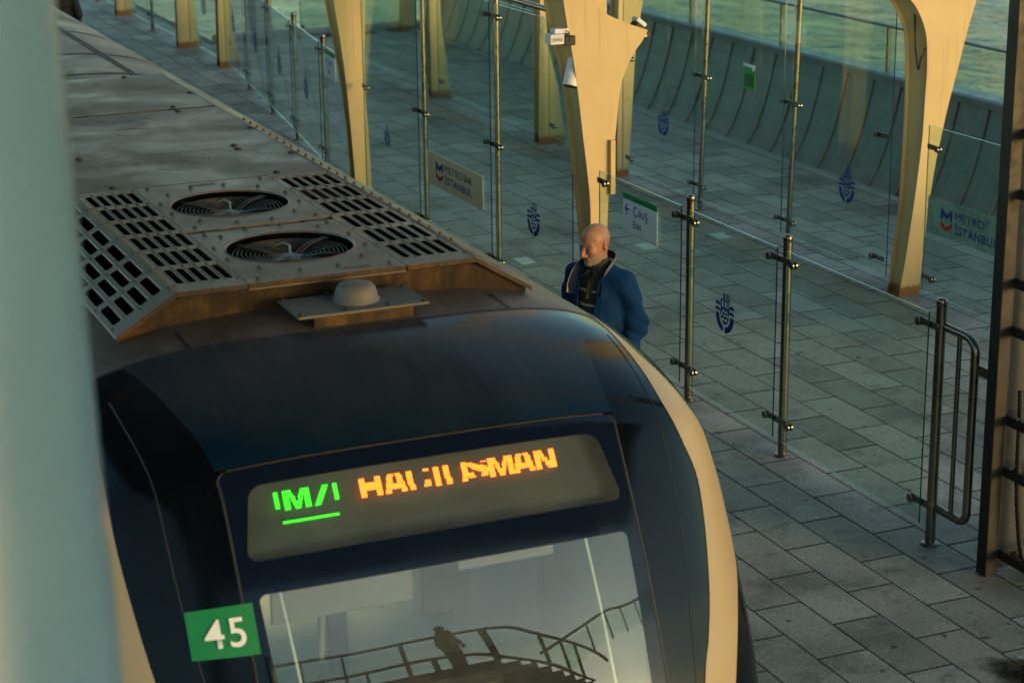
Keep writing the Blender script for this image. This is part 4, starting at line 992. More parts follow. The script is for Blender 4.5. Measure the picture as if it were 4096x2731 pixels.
mb = MB()
for y_ in np.arange(9.0, 12.75, .145):
    mb.box((3.60, y_, 2.17), (3.63, y_+.022, 2.215)) if False else mb.lathe([(.011, 0), (.011, .010), (.006, .011), (.006, .020), (0, .021)], (3.545+.02*((y_*7) % 1), y_, float(np.interp(3.55, [XR, SKR], [ZT, ZS]))), 6)
tag(mb.build('edge_bolts', M['bolt'], train), kind='stuff')
# antenna
an = link('roof_antenna', None, None); bpy.data.objects.remove(an)
mb = MB(); mb.bbox((2.455, 8.03, 2.205), (3.056, 8.335, 2.217), .003); an = mb.build('roof_antenna', M['antenna'], train)
mb = MB(); mb.bbox((2.53, 8.05, 2.10), (2.99, 8.31, 2.2045), .004); mb.build('antenna_mount', M['rust_wall'], an)
mb = MB(); mb.lathe([(.104, .0), (.104, .008), (.098, .013), (.094, .035), (.086, .056), (.074, .070), (.058, .076), (.03, .079), (0, .080)], (2.775, 8.20, 2.217), 40); mb.build('antenna_dome', M['antenna'], an, smooth=True, angle=60)
mb = MB()
for x in (2.475, 2.68, 2.87, 3.036):
    for y_ in (8.05, 8.315): mb.lathe([(.014, 0), (.014, .003), (.008, .004), (.008, .012), (0, .013)], (x, y_, 2.217), 8)
tag(mb.build('antenna_bolts', M['bolt'], an), kind='stuff')

# --- destination display behind the glass
def behind(s_, x, dep):
    p0 = nose(s_, 0.); return (x, p0[1]+dep*.86, p0[2]-dep*.5)
disp = MB(); hw_ = .81
ds = [behind(s_, x, .10) for s_ in (1.44, 1.90) for x in (CX-hw_, CX+hw_)]
disp.add(ds, [(0, 1, 3, 2)])
fr0 = [behind(s_, x, .055) for s_ in (1.44, 1.90) for x in (CX-hw_, CX+hw_)]
disp.add([fr0[0], fr0[1], ds[1], ds[0]], [(0, 1, 2, 3)]); disp.add([fr0[2], fr0[3], ds[3], ds[2]], [(0, 1, 2, 3)])
for k in (0, 1): disp.add([fr0[k], fr0[2+k], ds[2+k], ds[k]], [(0, 1, 2, 3)])
dsp = disp.build('destination_display', M['display_back'], train, fixn=False)
GL = {'H': ['####.......####']*4+['###############']*6+['####.......####']*5,
      'A': ['...####.####...']*2+['..####...####..']*5+['.#####...#####.']+['.#############.']*4+['####.......####']*3,
      'I': ['####.']*11+['.####']*4, ':': ['.####']*2+['.....']*7+['.####']*3+['#####']*2+['.....'],
      'i': ['####']*15, 'l': ['####.']*10+['.####']*5, 'J': ['.####']*12+['####.']*3,
      'S': ['...............', '####......####.', '######.........', '.#######.......', '..##########...', '...###########.', '....##########.', '......#########', '........#######', '####......#####', '####......####.', '####.....#####.', '#####....#####.', '...............', '...............'],
      'M': ['######......######']*3+['#######....#######']*2+['####.###..###.####']*4+['####..######..####']*3+['####...####...####']*3,
      'N': ['######.....####']*3+['#######....####']*3+['####.####..####']*3+['####...########']*3+['####....#######']*2+['####.....######'],
      '/': ['.......####']*2+['......####.']*2+['.....####..']*2+['....####...']*2+['...####....']*2+['..####.....']*2+['.####......']*2+['####.......'],
      'g': ['###']*13+['...']*2}
PX, PY = .00610, .0052
def led(text, col0, mat, name, S0):
    mb = MB()
    for ch, c0 in text:
        for r_, row in enumerate(GL[ch]):
            for c_, q_ in enumerate(row):
                if q_ != '#': continue
                x = X_L0+(c0+c_)*PX; s_ = S0+r_*PY
                p = Vector(behind(s_, x, .075)); a = PX*.33; b_ = PY*.35
                du = Vector((a, 0, 0)); dv = Vector(behind(s_+b_, x, .075))-p
                mb.add([p-du-dv, p+du-dv, p+du+dv, p-du+dv], [(0, 1, 2, 3)])
    return mb
X_L0 = 2.43
amb = led((('H', 0), ('A', 17), ('I', 33), (':', 44), ('i', 52), ('l', 59), ('J', 71), ('S', 76), ('M', 91), ('A', 109), ('N', 125)), 0, None, '', 1.535)
tag(amb.build('led_lettering', M['led_amber'], dsp, fixn=False), 'amber dot lettering', kind='stuff')
grn = led((('g', -58), ('M', -52), ('/', -32), ('g', -18)), 0, None, '', 1.535)
for c_ in range(-55, -17):
    for r_ in (23, 24):
        x = X_L0+c_*PX; s_ = 1.535+r_*PY; p = Vector(behind(s_, x, .075)); du = Vector((PX*.33, 0, 0)); dv = Vector(behind(s_+PY*.35, x, .075))-p
        grn.add([p-du-dv, p+du-dv, p+du+dv, p-du+dv], [(0, 1, 2, 3)])
tag(grn.build('led_lettering', M['led_green'], dsp, fixn=False), 'green dot lettering', kind='stuff')
# --- driver's cab
mb = MB()
xa_, xb_ = 1.80, 3.63
mb.add([(xa_, 8.1, .2), (xb_, 8.1, .2), (xb_, 8.1, 1.72), (xa_, 8.1, 1.72)], [(0, 1, 2, 3)])
for x in (xa_, xb_): mb.add([(x, 6.98, .2), (x, 8.1, .2), (x, 8.1, 1.72), (x, 7.32, 1.60), (x, 7.10, 1.30)], [(0, 1, 2, 3, 4)])
mb.add([(xa_, 7.30, 1.60), (xb_, 7.30, 1.60), (xb_, 8.1, 1.72), (xa_, 8.1, 1.72)], [(0, 1, 2, 3)])
cabin = mb.build('cab_lining', M['cab_wall'], train, fixn=False)
mb = MB(); mb.add([(1.85, 6.8, .55), (3.58, 6.8, .55), (3.58, 7.35, .72), (1.85, 7.35, .72)], [(0, 1, 2, 3)]); mb.box((1.85, 7.35, .2), (3.58, 7.36, .715)); mb.bbox((2.3, 7.1, .66), (3.0, 7.4, .86), .03); mb.build('cab_console', M['cab_dark'], cabin, fixn=False)
mb = MB(); mb.bbox((2.02, 7.14, 1.24), (2.62, 7.155, 1.47), .004); mb.bbox((2.75, 7.16, 1.32), (3.25, 7.175, 1.47), .004); mb.build('roller_blind', M['cab_grey'], cabin)
mb = MB(); mb.bbox((2.64, 7.10, 1.18), (2.80, 7.11, 1.45), .002); mb.build('notice_board', M['cab_dark'], cabin)
mb = MB(); mb.lathe([(.13, 0), (.13, .03)], (2.35, 7.5, 1.22), 28, 'y'); mb.tube([(2.35, 7.53, 1.22), (2.35, 7.6, .6)], .015, 8); mb.build('desk_fan', M['cab_grey'], cabin)
mb = MB(); mb.bbox((3.05, 7.75, .6), (3.5, 7.95, 1.32), .06); mb.build('seat_back', M['cab_grey'], cabin)
mb = MB(); mb.box((2.55, 8.085, .3), (2.64, 8.098, 1.75)); mb.box((3.3, 8.085, .3), (3.36, 8.098, 1.75)); mb.build('door_frame', M['cab_grey'], cabin)
for sg, nm in ((-.70, 0), (.60, 1)):
    mb = MB(); mb.tube([tuple(nose(s_, (sg+(.02 if sg > 0 else .05)*(s_-1.95))/HW, -.02)) for s_ in np.linspace(1.93, 3.2, 24)], .006, 6); mb.build('glass_rod', M['white_print'], shield)
# wiper
mb = MB(); mb.tube([tuple(nose(s_, (-.79+.06*(s_-2.2))/HW, .03)) for s_ in np.linspace(2.17, 3.0, 12)], .011, 8); mb.build('wiper', M['black_rubber'], train, smooth=True)
# number plate
pu = lambda k: -.706+.1665*k
mb = MB(); ns = 10
for r_ in range(2):
    s_ = (1.955, 2.16)[r_]
    for k in range(ns+1): mb.v.append(tuple(nose(s_, pu(k/ns)*.98, .008)))
for r_ in range(2):
    s_ = (1.955, 2.16)[r_]
    for k in range(ns+1): mb.v.append(tuple(nose(s_, pu(k/ns)*.98, .001)))
m_ = ns+1
mb.f += [(k, k+1, m_+k+1, m_+k) for k in range(ns)]+[(k, k+1, 2*m_+k+1, 2*m_+k) for k in range(ns)]+[(m_+k, m_+k+1, 3*m_+k+1, 3*m_+k) for k in range(ns)]+[(0, m_, 3*m_, 2*m_), (ns, m_+ns, 3*m_+ns, 2*m_+ns)]; mb.m += [0]*len(mb.f)
npl = mb.build('number_plate', M['green_print'], train)
text_mesh('lettering', '45', .165, M['white_print'], lambda u, v: tuple(nose(2.118-v, (-.69*HW+.055+u)/HW, .017)), npl, .15, .0018, 1.14)

# ------------------------------------------------------------------ people (bodies from a distance field, one continuous surface)
def nets(F, xs, ys, zs):
    nx_, ny_, nz_ = F.shape; sg = F < 0
    cnt = np.zeros((nx_-1, ny_-1, nz_-1)); acc = np.zeros(cnt.shape+(3,))
    Xg, Yg, Zg = np.meshgrid(np.arange(nx_-1), np.arange(ny_-1), np.arange(nz_-1), indexing='ij')
    sl_ = lambda A, i, j, k: A[i:nx_-1+i, j:ny_-1+j, k:nz_-1+k]
    cor = [(i, j, k) for i in (0, 1) for j in (0, 1) for k in (0, 1)]
    act = np.zeros(cnt.shape, bool); s0 = sl_(sg, 0, 0, 0)
    for c in cor[1:]: act |= sl_(sg, *c) != s0
    ii, jj, kk = np.nonzero(act); n_ = len(ii); cnt = np.zeros(n_); acc = np.zeros((n_, 3))
    for a in cor:
        for ax in range(3):
            if a[ax]: continue
            b_ = list(a); b_[ax] = 1
            fa = F[ii+a[0], jj+a[1], kk+a[2]]; fb = F[ii+b_[0], jj+b_[1], kk+b_[2]]
            m_ = (fa < 0) != (fb < 0); t_ = np.where(m_, fa/np.where(m_, fa-fb, 1), 0)
            pa = np.stack([xs[ii+a[0]], ys[jj+a[1]], zs[kk+a[2]]], 1); pb = np.stack([xs[ii+b_[0]], ys[jj+b_[1]], zs[kk+b_[2]]], 1)
            acc += m_[:, None]*(pa+(pb-pa)*t_[:, None]); cnt += m_
    V = acc/cnt[:, None]; idx = -np.ones(act.shape, int); idx[ii, jj, kk] = np.arange(n_); Q = []
    for ax in range(3):
        sh = [slice(1, -1)]*3; sh[ax] = slice(0, -1); sa = sg[tuple(sh)]; sh2 = list(sh); sh2[ax] = slice(1, None); sb = sg[tuple(sh2)]
        I, J, K = np.nonzero(sa != sb); fl_ = sa[I, J, K]; base = [I+1, J+1, K+1]; base[ax] = base[ax]-1
        o1, o2 = [(1, 2), (2, 0), (0, 1)][ax]
        def cell(d1, d2):
            q_ = [b_.copy() for b_ in base]; q_[o1] = q_[o1]-d1; q_[o2] = q_[o2]-d2; return idx[q_[0], q_[1], q_[2]]
        quad = np.stack([cell(1, 1), cell(0, 1), cell(0, 0), cell(1, 0)], 1); quad[~fl_] = quad[~fl_][:, ::-1]; Q.append(quad)
    return V, np.concatenate(Q)
def smin(a, b_, k): h = np.clip(.5+.5*(b_-a)/k, 0, 1); return b_*(1-h)+a*h-k*h*(1-h)
def smax(a, b_, k): return -smin(-a, -b_, k)
def ell(P, c, r, rot=None):
    d = [P[i]-c[i] for i in range(3)]
    if rot is not None: d = [rot[i][0]*d[0]+rot[i][1]*d[1]+rot[i][2]*d[2] for i in range(3)]
    k0 = np.sqrt(sum((d[i]/r[i])**2 for i in range(3))); k1 = np.sqrt(sum((d[i]/r[i]**2)**2 for i in range(3)))+1e-9
    return k0*(k0-1)/k1
def cone(P, a, b_, ra, rb):
    a = np.array(a, float); b_ = np.array(b_, float); ab = b_-a; l2 = ab@ab
    t_ = np.clip(((P[0]-a[0])*ab[0]+(P[1]-a[1])*ab[1]+(P[2]-a[2])*ab[2])/l2, 0, 1)
    return np.sqrt(sum((P[i]-a[i]-t_*ab[i])**2 for i in range(3)))-(ra+(rb-ra)*t_)
def grid(lo, hi, st, fine=None, fst=None):
    out = []
    for a in range(3):
        x = lo[a]; v = []
        while x < hi[a]:
            v.append(x); x += fst if (fine and fine[a][0] <= x < fine[a][1]) else st
        out.append(np.array(v))
    return out, np.meshgrid(*out, indexing='ij')
def sdf_obj(name, fn, lo, hi, st, mats, parent, mw, fine=None, fst=None, color=None):
    g_, P = grid(lo, hi, st, fine, fst); F = fn(P); V, Q = nets(F, *g_)
    me = bpy.data.meshes.new(name); me.from_pydata(V.tolist(), [], Q.tolist()); me.polygons.foreach_set('use_smooth', [True]*len(me.polygons))
    me.materials.append(mats); me.update()
    if color is not None:
        ca = me.color_attributes.new('col', 'FLOAT_COLOR', 'POINT'); c = color(V); ca.data.foreach_set('color', np.concatenate([c, np.ones((len(c), 1))], 1).ravel())
    o = link(name, me, parent, mw); return o
def mat_vcol(name, rough, sss=0., bmp=0.):
    m, t, b, o = nodes(name); a = N(t, 'ShaderNodeAttribute', attribute_name='col'); v = coord(t)
    L(t, mixc(t, 1.0, a.outputs[0], ramp(t, noise(t, v, 45, 4), [(.3, .86), (.7, 1.1)]), 'MULTIPLY'), b.inputs['Base Color'])
    b.inputs['Roughness'].default_value = rough
    if sss: b.inputs['Subsurface Weight'].default_value = sss; b.inputs['Subsurface Radius'].default_value = (.012, .004, .002); b.inputs['Subsurface Scale'].default_value = .6
    if bmp: bump(t, noise(t, v, 160, 3), bmp, .002, b)
    return m
M['skin'] = mat_vcol('skin', .45, .15, .12)
def mat_cloth(name, col, rough=.75, weave=400, var=.12):
    m, t, b, o = nodes(name); v = coord(t)
    L(t, ramp(t, noise(t, v, 9, 4), [(.3, [c*(1-var) for c in col]), (.7, [c*(1+var) for c in col])]), b.inputs['Base Color'])
    b.inputs['Roughness'].default_value = rough; b.inputs['Specular IOR Level'].default_value = .25
    h = mth(t, 'ADD', mth(t, 'MULTIPLY', noise(t, v, weave, 2), .12), mth(t, 'MULTIPLY', noise(t, coord(t, 'Object', (1, 1, .55)), 14, 4, .55, .8), 1.0))
    bump(t, h, .8, .02, b); return m
M['jacket'] = mat_cloth('blue jacket cloth', (.002, .042, .135), .8)
M['polo'] = mat_vcol('dark striped polo knit', .85, 0, .3)
M['trousers'] = mat_cloth('dark trousers cloth', (.03, .03, .033), .8)
M['shoe'] = simple('dark shoe leather', (.02, .018, .016), .4, 0, .2, 20)
M['collar_white'] = simple('cream knit stripe', (.62, .58, .50), .8, 0, .06, 60)
M['collar_navy'] = simple('navy knit', (.008, .018, .045), .85, 0, .1, 60)
M['black_cloth'] = mat_cloth('black padded jacket cloth', (.010, .011, .013), .6)

def rotz(a): c, s_ = math.cos(a), math.sin(a); return [[c, s_, 0], [-s_, c, 0], [0, 0, 1]]
def man(loc, ang):
    mw = Matrix.Translation(loc) @ Matrix.Rotation(ang, 4, 'Z')
    hz = 1.565                       # head centre
    ht = R(-14)                       # head turn
    def head_local(P):
        c, s_ = math.cos(ht), math.sin(ht); x, y, z = P[0], P[1]+.030, P[2]-hz
        x, y = c*x+s_*y, -s_*x+c*y
        tl = R(-13); y, z = math.cos(tl)*y-math.sin(tl)*z, math.sin(tl)*y+math.cos(tl)*z
        return [x, y, z]
    def head(P):
        H_ = head_local(P)
        d = ell(H_, (0, .012, .030), (.0765, .098, .094))
        d = smin(d, ell(H_, (0, -.022, -.035), (.066, .078, .080)), .03)
        d = smin(d, ell(H_, (0, -.040, -.085), (.046, .052, .036)), .03)          # jaw
        d = smin(d, ell(H_, (0, -.078, -.103), (.024, .020, .018)), .02)          # chin
        for sx in (-1, 1):
            d = smin(d, ell(H_, (sx*.040, -.068, -.022), (.024, .022, .024)), .022)    # cheek
            d = smin(d, cone(H_, (sx*.012, -.092, .022), (sx*.052, -.072, .024), .010, .009), .012)   # brow
            d = smax(d, -ell(H_, (sx*.031, -.100, .002), (.019, .018, .012)), .010)    # socket
            d = smin(d, ell(H_, (sx*.031, -.0805, .000), (.0125, .0115, .0095)), .003) # eye
            d = smin(d, ell(H_, (sx*.031, -.0845, -.014), (.018, .010, .006)), .006)   # bag under the eye
            e = ell(H_, (sx*.079, .018, -.008), (.009, .021, .034), rotz(sx*.35))
            e = smax(e, -ell(H_, (sx*.090, .012, -.004), (.008, .012, .018)), .006)
            d = smin(d, e, .008)
            d = smin(d, ell(H_, (sx*.0145, -.104, -.040), (.010, .011, .009)), .006)   # nostril
        d = smin(d, cone(H_, (0, -.088, .012), (0, -.116, -.032), .010, .0145), .010)   # nose
        d = smin(d, cone(H_, (-.022, -.090, -.0615), (.022, -.090, -.0615), .008, .008), .007)  # moustache
        d = smin(d, cone(H_, (-.017, -.091, -.0755), (.017, -.091, -.0755), .0055, .0055), .004)
        d = smax(d, -cone(H_, (-.021, -.099, -.0705), (.021, -.099, -.0705), .0028, .0028), .004)
        for k in range(3): d = d+0*d
        d = d+.0009*np.sin(H_[2]*520)*(np.exp(-((H_[2]-.062)/.02)**2)*(H_[1] < -.03))
        return d
    def hand(P, w_, sx):
        d = ell(P, (w_[0], w_[1]-.01, w_[2]-.05), (.018, .040, .048))
        for k, (yy, ln) in enumerate(((-.038, .062), (-.016, .072), (.006, .068), (.026, .052))):
            a = (w_[0], w_[1]+yy-.008, w_[2]-.085); m_ = (w_[0]-sx*.006, w_[1]+yy-.012, w_[2]-.085-ln*.55); e = (w_[0]-sx*.022, w_[1]+yy-.014, w_[2]-.085-ln)
            d = smin(d, np.minimum(cone(P, a, m_, .0095, .0088), cone(P, m_, e, .0088, .0075)), .004)
        th = np.minimum(cone(P, (w_[0]-sx*.004, w_[1]-.040, w_[2]-.030), (w_[0]-sx*.012, w_[1]-.066, w_[2]-.060), .013, .0105), cone(P, (w_[0]-sx*.012, w_[1]-.066, w_[2]-.060), (w_[0]-sx*.016, w_[1]-.072, w_[2]-.088), .0105, .0085))
        return smin(d, th, .006)
    SH = [(-.185, .030, 1.335), (.185, .030, 1.335)]; EL = [(-.245, .055, 1.065), (.245, .075, 1.065)]; WR = [(-.225, -.03, .845), (.220, -.02, .845)]
    def body(P):
        d = head(P)
        d = smin(d, cone(P, (0, .035, 1.36), (0, .000, 1.50), .062, .056), .03)
        d = smin(d, ell(P, (0, .035, 1.20), (.165, .105, .20)), .05)
        d = smin(d, ell(P, (0, .020, .98), (.150, .115, .16)), .06)
        for i, sx in enumerate((-1, 1)):
            d = smin(d, cone(P, SH[i], EL[i], .050, .040), .03); d = smin(d, cone(P, EL[i], WR[i], .040, .027), .02)
            d = smin(d, hand(P, WR[i], sx), .012)
            hp, kn, an_ = (sx*.085, .02, .88), (sx*.095, .0, .48), (sx*.10, .035, .09)
            d = smin(d, cone(P, hp, kn, .082, .052), .03); d = smin(d, cone(P, kn, an_, .052, .036), .02)
            d = smin(d, cone(P, (sx*.10, .03, .05), (sx*.115, -.12, .035), .034, .028), .02)
        return d
    def col(V):
        P = [V[:, 0], V[:, 1], V[:, 2]]; H_ = head_local(P); n_ = len(V)
        c = np.tile(np.array([.56, .245, .125]), (n_, 1))
        def bl(m_, k, cc): c[:] = c*(1-(m_*k)[:, None])+np.array(cc)*(m_*k)[:, None]
        g3 = lambda cx_, cy_, cz_, r_: np.exp(-(((H_[0]-cx_)/r_[0])**2+((H_[1]-cy_)/r_[1])**2+((H_[2]-cz_)/r_[2])**2))
        bl(np.clip((H_[2]-.06)/.06, 0, 1), .35, (.60, .36, .23))
        mot = np.sin(H_[0]*170+H_[2]*90)*np.sin(H_[1]*140-H_[2]*120)*np.sin(H_[2]*210+H_[0]*60); bl(np.clip(mot, 0, 1), .35, (.44, .16, .085)); bl(np.clip(np.sin(H_[2]*330+H_[0]*H_[0]*900), 0, 1)**3*np.exp(-((H_[2]-.055)/.018)**2)*(H_[1] < -.04), .5, (.30, .12, .07))
        bl(g3(0, -.115, -.03, (.02, .03, .02)), .5, (.52, .19, .10))
        for sx in (-1, 1):
            bl(g3(sx*.09, .015, -.01, (.02, .03, .04)), .75, (.55, .13, .06)); bl(g3(sx*.045, -.07, -.025, (.025, .03, .02)), .45, (.50, .18, .09))
            bl(g3(sx*.032, -.088, .024, (.020, .02, .0045)), .7, (.13, .09, .065)); bl(g3(sx*.031, -.092, .0, (.017, .014, .008)), .95, (.03, .02, .018)); bl(g3(sx*.031, -.09, -.014, (.022, .02, .009)), .6, (.20, .075, .045)); bl(g3(sx*.036, -.085, -.048, (.008, .03, .022)), .5, (.28, .11, .065))
        st = np.clip((-.045-H_[2])/.02, 0, 1)*np.clip((.02-H_[1])/.03, 0, 1)*(H_[2] > -.125)
        bl(st, .75, (.36, .29, .24)); bl(g3(0, -.093, -.061, (.030, .018, .009)), .95, (.36, .31, .27)); bl(g3(0, -.095, -.074, (.018, .012, .004)), .85, (.33, .11, .08))
        bl(np.clip((np.abs(H_[0])-.06)/.012, 0, 1)*np.exp(-((H_[2]-.02)/.035)**2)*(H_[1] > .02), .4, (.34, .26, .21))
        bl((V[:, 2] < 1.33).astype(float)*(V[:, 2] > .1), .0, (0, 0, 0))
        return c
    p = thing('person', 'bald man with grey moustache in blue jacket and striped dark polo by the train', 'person', loc)
    sdf_obj('body', body, (-.30, -.19, -.02), (.31, .19, 1.70), .0095, M['skin'], p, mw, ((-.10, .10), (-.17, .10), (1.40, 1.70)), .0042, col)
    # polo shirt
    def torso(P, g_=0.):
        d = ell(P, (0, .030, 1.235), (.178+g_, .122+g_, .185+g_))
        d = smin(d, ell(P, (0, .015, 1.02), (.168+g_, .130+g_, .17+g_)), .07)
        d = smin(d, ell(P, (0, -.030, 1.06), (.125+g_, .105+g_, .12+g_)), .06)
        return smin(d, cone(P, (-.14, .03, 1.325), (.14, .03, 1.325), .060+g_, .060+g_), .04)
    def polo(P):
        d = torso(P, 0)
        d = smin(d, np.maximum(cone(P, (0, .033, 1.37), (0, .012, 1.455), .078, .074), -cone(P, (0, .033, 1.33), (0, -.005, 1.52), .064, .062)), .012)
        d = smin(d, cone(P, (-.022, -.075, 1.395), (-.062, -.085, 1.355), .010, .006), .008); d = smin(d, cone(P, (.022, -.075, 1.395), (.062, -.085, 1.355), .010, .006), .008)
        d = smax(d, -cone(P, (0, -.115, 1.36), (0, -.07, 1.44), .016, .026), .006)
        d = smin(d, cone(P, (.004, -.105, 1.335), (.004, -.128, 1.24), .010, .010), .006)
        return np.maximum(d, .90-P[2])
    def pcol(V):
        c = np.tile(np.array([.030, .028, .022]), (len(V), 1)); z = V[:, 2]-.10*np.abs(V[:, 0])*0
        for zz in (1.275, 1.185, 1.095, 1.005): c[np.abs(z-zz+.02*V[:, 0]) < .0062] = (.50, .47, .38)
        pk = (np.abs(V[:, 0]-.004) < .013) & (V[:, 1] < -.06) & (V[:, 2] > 1.235) & (V[:, 2] < 1.36); c[pk] = (.075, .062, .035)
        ck = (V[:, 2] > 1.345) & (np.abs(V[:, 0]) < .10) & (V[:, 2] > 1.395-.5*np.abs(V[:, 0])); c[ck] = (.060, .052, .032)
        return c
    sdf_obj('polo_shirt', polo, (-.24, -.18, .86), (.24, .19, 1.48), .0055, M['polo'], p, mw, None, None, pcol)
    # jacket
    def jacket(P):
        x, y, z = P; rg = lambda q_: 1-2*np.abs(np.sin(q_/2))**.7
        d = torso(P, .022)
        d = smin(d, ell(P, (0, .02, .92), (.192, .150, .12)), .06)
        fold = .010*rg(z*46+x*18+y*14)*np.exp(-((z-.93)/.09)**2)
        for i, sx in enumerate((-1, 1)):
            a = cone(P, SH[i], EL[i], .072, .066); b_ = cone(P, EL[i], (WR[i][0], WR[i][1], WR[i][2]+.015), .066, .050)
            arm = smin(a, b_, .03)+.009*rg(z*62+y*40*sx+x*20)*np.exp(-((z-1.04)/.09)**2)+.007*rg(z*95-y*30)*np.exp(-((z-.90)/.04)**2)+.008*rg(z*38+y*55)*np.exp(-((z-1.22)/.07)**2)
            arm = np.maximum(arm, -cone(P, (WR[i][0], WR[i][1], WR[i][2]+.03), (WR[i][0], WR[i][1]-.005, WR[i][2]-.10), .038, .040))
            d = smin(d, arm, .028)
        d = d+fold+.006*np.sin(x*34+z*27)*np.exp(-((y+.06)/.08)**2)
        d = np.maximum(d, -torso(P, .006))
        wd = np.interp(z, [.80, 1.0, 1.15, 1.28, 1.42], [.020, .045, .062, .074, .066]); xc = np.interp(z, [.8, 1.4], [-.025, -.010])
        d = np.maximum(d, -np.maximum(np.abs(x-xc)-wd, y+.005))
        d = np.maximum(d, -cone(P, (0, .03, 1.30), (0, .0, 1.60), .076, .092))
        return np.maximum(d, .80-z)
    jk = sdf_obj('jacket', jacket, (-.36, -.22, .78), (.36, .24, 1.46), .0058, M['jacket'], p, mw)
    # knit collar: stand and front bands with cream stripes
    def band(off0, off1, lift, nm, mat, th=.004):
        path = []
        for sx in (1, -1):
            seg = [(.078, -.118, 1.255), (.081, -.108, 1.30), (.084, -.088, 1.345), (.088, -.052, 1.385), (.088, -.005, 1.415), (.076, .050, 1.440), (.045, .088, 1.452), (0, .100, 1.455)]
            seg = [(a*sx, b_, c) for a, b_, c in spl(seg, 5)]
            path += seg if sx > 0 else seg[::-1][1:]
        mb = MB(); n_ = len(path); vs = []
        for i, (x, y, z) in enumerate(path):
            k = min(i, n_-1-i)/(n_/2); r_ = Vector((x, y-.02, 0)).normalized()
            out_ = Vector((1 if x > 0 else -1, -.45, 0)).normalized().lerp(r_, min(1, k*2.2)); out_.normalize()
            upv = Vector((0, 0, 1)).lerp(out_, max(0, .9-1.5*k)).normalized() if k < .6 else Vector((0, 0, 1))
            q0 = Vector((x, y, z))+upv*off0+out_*lift; q1 = Vector((x, y, z))+upv*off1+out_*(lift+.004)
            vs += [q0, q1, q1+out_*th, q0+out_*th]
        mb.add(vs, [(i*4+a, i*4+(a+1) % 4, i*4+4+(a+1) % 4, i*4+4+a) for i in range(n_-1) for a in range(4)]+[(0, 1, 2, 3), (n_*4-1, n_*4-2, n_*4-3, n_*4-4)])
        return mb.build(nm, mat, jk, mw, smooth=True, angle=50)
    band(-.006, .040, .012, 'collar', M['collar_navy']); band(.011, .020, .0175, 'collar_stripe', M['collar_white'], .003); band(.028, .038, .0185, 'collar_stripe', M['collar_white'], .003)
    # trousers and shoes
    def trou(P):
        d = ell(P, (0, .02, .90), (.165, .128, .13))
        for sx in (-1, 1):
            d = smin(d, cone(P, (sx*.088, .02, .86), (sx*.097, .0, .48), .098, .075), .03); d = smin(d, cone(P, (sx*.097, 0, .48), (sx*.10, .03, .07), .074, .064), .03)
        return np.maximum(np.maximum(d+.003*np.sin(P[2]*50+P[0]*30), P[2]-.99), .035-P[2])
    sdf_obj('trousers', trou, (-.21, -.17, .02), (.21, .18, 1.0), .0085, M['trousers'], p, mw)
    for sx in (-1, 1):
        sdf_obj('shoe', lambda P: np.maximum(smin(cone(P, (sx*.10, .035, .055), (sx*.118, -.135, .042), .048, .042), cone(P, (sx*.10, .03, .06), (sx*.10, .03, .11), .046, .044), .02), -P[2]), (sx*.11-.07, -.20, -.01), (sx*.11+.07, .11, .13), .007, M['shoe'], p, mw)
    return p
man((5.325, 11.04, 0), R(-60))

